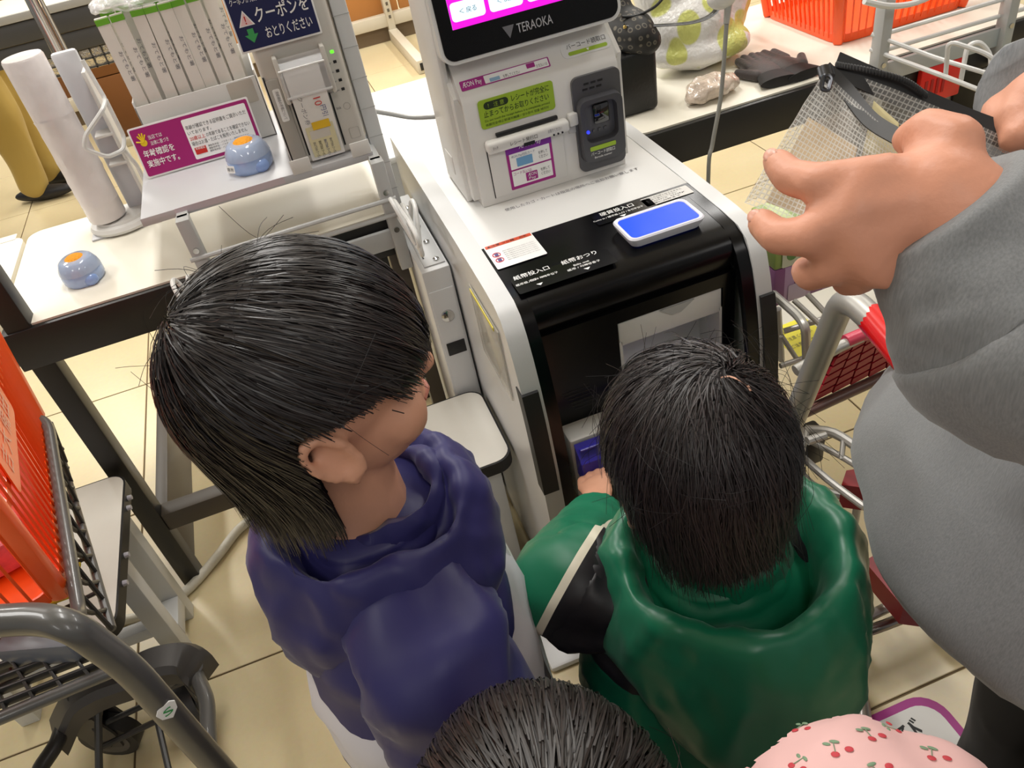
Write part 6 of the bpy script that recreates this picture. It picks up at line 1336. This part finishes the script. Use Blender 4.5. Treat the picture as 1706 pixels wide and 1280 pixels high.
mb = MB(); legs_prims(mb, hipE, azE, w=.09, r0=.105, r1=.07); mb.ell(hipE+V(0, 0, .02), (.175, .13, .12), (rE, fE, Z3)); me = remesh(mb, .009, 6); folds(me, .006, 8, (1, 1, .5), 3.); obj('trousers', me, tw, pE); shoes(pE, hipE, azE, mat('shoe_dark', '#26262a', .5), w=.09, L=.25)

# ------------------------------------------------------------------ mesh pouch
def mesh_mat():
    m = bpy.data.materials.new('pouch_mesh'); m.use_nodes = True; nt = m.node_tree; b = nt.nodes['Principled BSDF']; b.inputs['Roughness'].default_value = .3; b.inputs['Base Color'].default_value = srgb('#dcdcd8')+[1]
    uv = nt.nodes.new('ShaderNodeUVMap'); uv.uv_map = 'grid'; sp = nt.nodes.new('ShaderNodeSeparateXYZ'); nt.links.new(uv.outputs[0], sp.inputs[0])
    outs = []
    for ax_ in ('X', 'Y'):
        fr_ = nt.nodes.new('ShaderNodeMath'); fr_.operation = 'FRACT'; nt.links.new(sp.outputs[ax_], fr_.inputs[0])
        lt = nt.nodes.new('ShaderNodeMath'); lt.operation = 'LESS_THAN'; lt.inputs[1].default_value = .24; nt.links.new(fr_.outputs[0], lt.inputs[0]); outs.append(lt)
    mxx = nt.nodes.new('ShaderNodeMath'); mxx.operation = 'MAXIMUM'; nt.links.new(outs[0].outputs[0], mxx.inputs[0]); nt.links.new(outs[1].outputs[0], mxx.inputs[1])
    ma = nt.nodes.new('ShaderNodeMapRange'); ma.inputs[3].default_value = .20; ma.inputs[4].default_value = .62; nt.links.new(mxx.outputs[0], ma.inputs[0]); nt.links.new(ma.outputs[0], b.inputs['Alpha']); return m
PO = thing('mesh_pouch', 'translucent white mesh pouch with black zipper held in adult hands', 'pouch', q_(1400, 300, .5))
def panel(c00, c10, c11, c01, bulge, name, m, n=16, off=0.):
    bm2 = bmesh.new(); uvl = bm2.loops.layers.uv.new('grid'); nn = (c10-c00).cross(c01-c00).normalized(); g = {}
    W_, H_ = (c10-c00).length, (c01-c00).length
    for i in range(n+1):
        for j in range(n+1):
            u_, v_ = i/n, j/n; p_ = c00.lerp(c10, u_).lerp(c01.lerp(c11, u_), v_)+nn*(bulge*4*u_*(1-u_)*(.4+.6*v_)+.0025*noise.noise(V(u_*5+off, v_*5, off))); g[i, j] = bm2.verts.new(p_)
    for i in range(n):
        for j in range(n):
            f_ = bm2.faces.new((g[i, j], g[i+1, j], g[i+1, j+1], g[i, j+1]))
            for lp_, (a, b) in zip(f_.loops, ((i, j), (i+1, j), (i+1, j+1), (i, j+1))): lp_[uvl].uv = (a/n*W_/.0032, b/n*H_/.0032)
    me = bpy.data.meshes.new(name); bm2.to_mesh(me); bm2.free(); return obj(name, me, m, PO, 60)
K0 = q_(1372, 118, .560); BL = q_(1240, 338, .545); BR = q_(1500, 440, .500); K1 = q_(1505, 238, .505); KB = q_(1690, 236, .600); BBR = q_(1600, 420, .60); BBL = q_(1262, 330, .562); K0b = q_(1392, 112, .572)
pm = mesh_mat()
panel(BL, BR, K1, K0, -.006, 'front_panel', pm, 16, 0.); panel(BBL, BBR, KB, K0b, .008, 'back_panel', pm, 16, 3.)
panel(BBL, BL, K0, K0b, .0, 'side_gusset', pm, 6, 5.)
zb = mat('zip_black', '#161618', .5)
def ribbon(pts, w_, name, m, dirv):
    P_ = smooth_path(pts, 8); rows = [[p_+dirv*w_*.5, p_-dirv*w_*.5, p_-dirv*w_*.5-AX_B*.0012, p_+dirv*w_*.5-AX_B*.0012] for p_ in P_]; return MB().rings(rows).build(name, m, PO)
ribbon([K0+V(0, 0, .002), q_(1410, 150, .552), q_(1452, 200, .530), K1+V(0, 0, .002)], .010, 'zipper_tape', zb, (AX_R*.75+AX_U*.65).normalized())
ribbon([K0b+V(0, 0, .002), q_(1450, 132, .572), q_(1540, 172, .585), q_(1620, 205, .595), KB+V(0, 0, .002)], .016, 'zipper_tape', zb, (AX_U*.92+AX_R*.35).normalized())
tz = smooth_path([q_(1395, 108, .570), q_(1450, 118, .570), q_(1510, 135, .578), q_(1545, 160, .584)], 12)
for k in range(0, len(tz)-1): MB().ell(tz[k], (.0016, .0010, .0022), (AX_R, AX_B, AX_U), 6, 4).build('zip_tooth', zb, PO)
slp = MB().tube([q_(1374, 112, .552), q_(1378, 128, .548)], .0048, 12, flat=.6).build('zip_slider', mat('gunmetal', '#55565a', .3, metal=1.), PO)
MB().tube(fillet([q_(1372, 124, .543), q_(1368, 148, .541), q_(1380, 152, .541), q_(1386, 128, .543)], .004, closed=True), .0014, 8, closed=True).build('zip_pull', MATS['gunmetal'], PO)
# banknotes and slips inside
note = mat('note_tan', '#cfb488', .6, var=.12, vscale=70); note2 = mat('note_cream', '#d9cfa0', .6, var=.08, vscale=60); note3 = mat('note_brown', '#a98f7c', .6, var=.2, vscale=90)
def slip(c4, name, label, m, th=.0008):
    n_ = (c4[1]-c4[0]).cross(c4[3]-c4[0]).normalized(); o = MB().rings([c4, [p_+n_*th for p_ in c4]]).build(name, m); tag(o, label, 'paper slip'); return o
def inside(u_, v_, depth): p_ = BL.lerp(BR, u_).lerp(K0.lerp(K1, u_), v_); return p_+(p_-CAM).normalized()*depth
def in4(u0, v0, u1, v1, dp, sk=0.): return [inside(u0+sk, v0, dp), inside(u1, v0+sk*.6, dp), inside(u1-sk, v1, dp), inside(u0, v1-sk*.6, dp)]
slip(in4(.10, .06, .62, .72, .012, .03), 'folded_banknote', 'tan folded banknote inside the mesh pouch', note)
slip(in4(.30, .10, .95, .62, .017, -.03), 'receipt_slip', 'brownish printed receipt behind the tan banknote in the pouch', note3)
slip(in4(.62, .35, .98, 1.12, .026, .04), 'paper_slip', 'cream paper slip poking up in the open pouch mouth', note2)

# ------------------------------------------------------------------ far shopper seen from the waist down
khaki = cloth_mat('khaki_cotton', '#b49a55', .8, .3, 12)
fx, fy = -1.24, 4.38; azF = 105; rF, fF = axes_az(azF)
pF = thing('person', 'person in khaki trousers and black shoes standing beyond the far table', 'person', (fx, fy, 0))
mb = MB(); hipF = V(fx, fy, .78); legs_prims(mb, hipF, azF, w=.085, r0=.075, r1=.045); mb.ell(V(fx, fy, 1.0), (.15, .10, .22), (rF, fF, Z3)); mb.ell(V(fx, fy, .84), (.15, .10, .12), (rF, fF, Z3)); nf_ = V(fx, fy, 1.30); mb.chain([nf_+V(0, 0, -.1), nf_, nf_+V(0, 0, .12)], [.09, .06, .05])
hdF = Head(nf_+V(0, 0, .2), azF, -15, 0, 1.1); hdF.prims(mb)
for q in (-1, 1):
    s_ = nf_+rF*(.17*q)+V(0, 0, -.06); e_ = s_+rF*(.03*q)+V(0, 0, -.27); w_ = e_+fF*.04+V(0, 0, -.2); mb.chain([nf_+V(0, 0, -.08), s_, e_, w_], [.06, .05, .04, .028]); hand(mb, w_, fF*.2-Z3, -rF*q, 1.35, .4, -q)
bF = obj('body', remesh(mb, .007, 5, 'body'), skin_adult, pF, 0); bF.data.polygons.foreach_set('use_smooth', [True]*len(bF.data.polygons)); hdF.features(pF); hair(hdF, pF, hairC, (0, -.35, .92), n=900, width=.006, seed=71, fly=0, ear_gap=False)
mb = MB(); r_, f_ = rF, fF
for q in (-1, 1):
    h = hipF+rF*(.085*q); kx = V(h.x, h.y, .42)+fF*.03; an = V(h.x, h.y, .09); mb.chain([h, kx, an], [.110, .085, .066])
mb.ell(hipF+V(0, 0, .02), (.165, .13, .13), (rF, fF, Z3)); me = remesh(mb, .012, 5); folds(me, .009, 7, (1, 1, .6), 9.); obj('trousers', me, khaki, pF)
jk = [(V(fx, fy, .70), .19, .15), (V(fx, fy, .85), .195, .15), (V(fx, fy, 1.1), .20, .13), (V(fx, fy, 1.24), .17, .11), (V(fx, fy, 1.30), .08, .075)]
torso(jk, azF, 'jumper', cloth_mat('denim_blue', '#2f4d70', .75), pF, .009, 7, 81.)
for q in (-1, 1):
    s_ = nf_+rF*(.17*q)+V(0, 0, -.06); e_ = s_+rF*(.03*q)+V(0, 0, -.27); w_ = e_+fF*.04+V(0, 0, -.2); sleeve([nf_+rF*(.09*q)+V(0, 0, -.07), s_, e_, w_], [.07, .072, .062, .042], 'sleeve', MATS['denim_blue'], pF, .006, 12, 83.+q)
shoes(pF, hipF, azF, mat('shoe_black', '#17161a', .45), w=.085, L=.31)
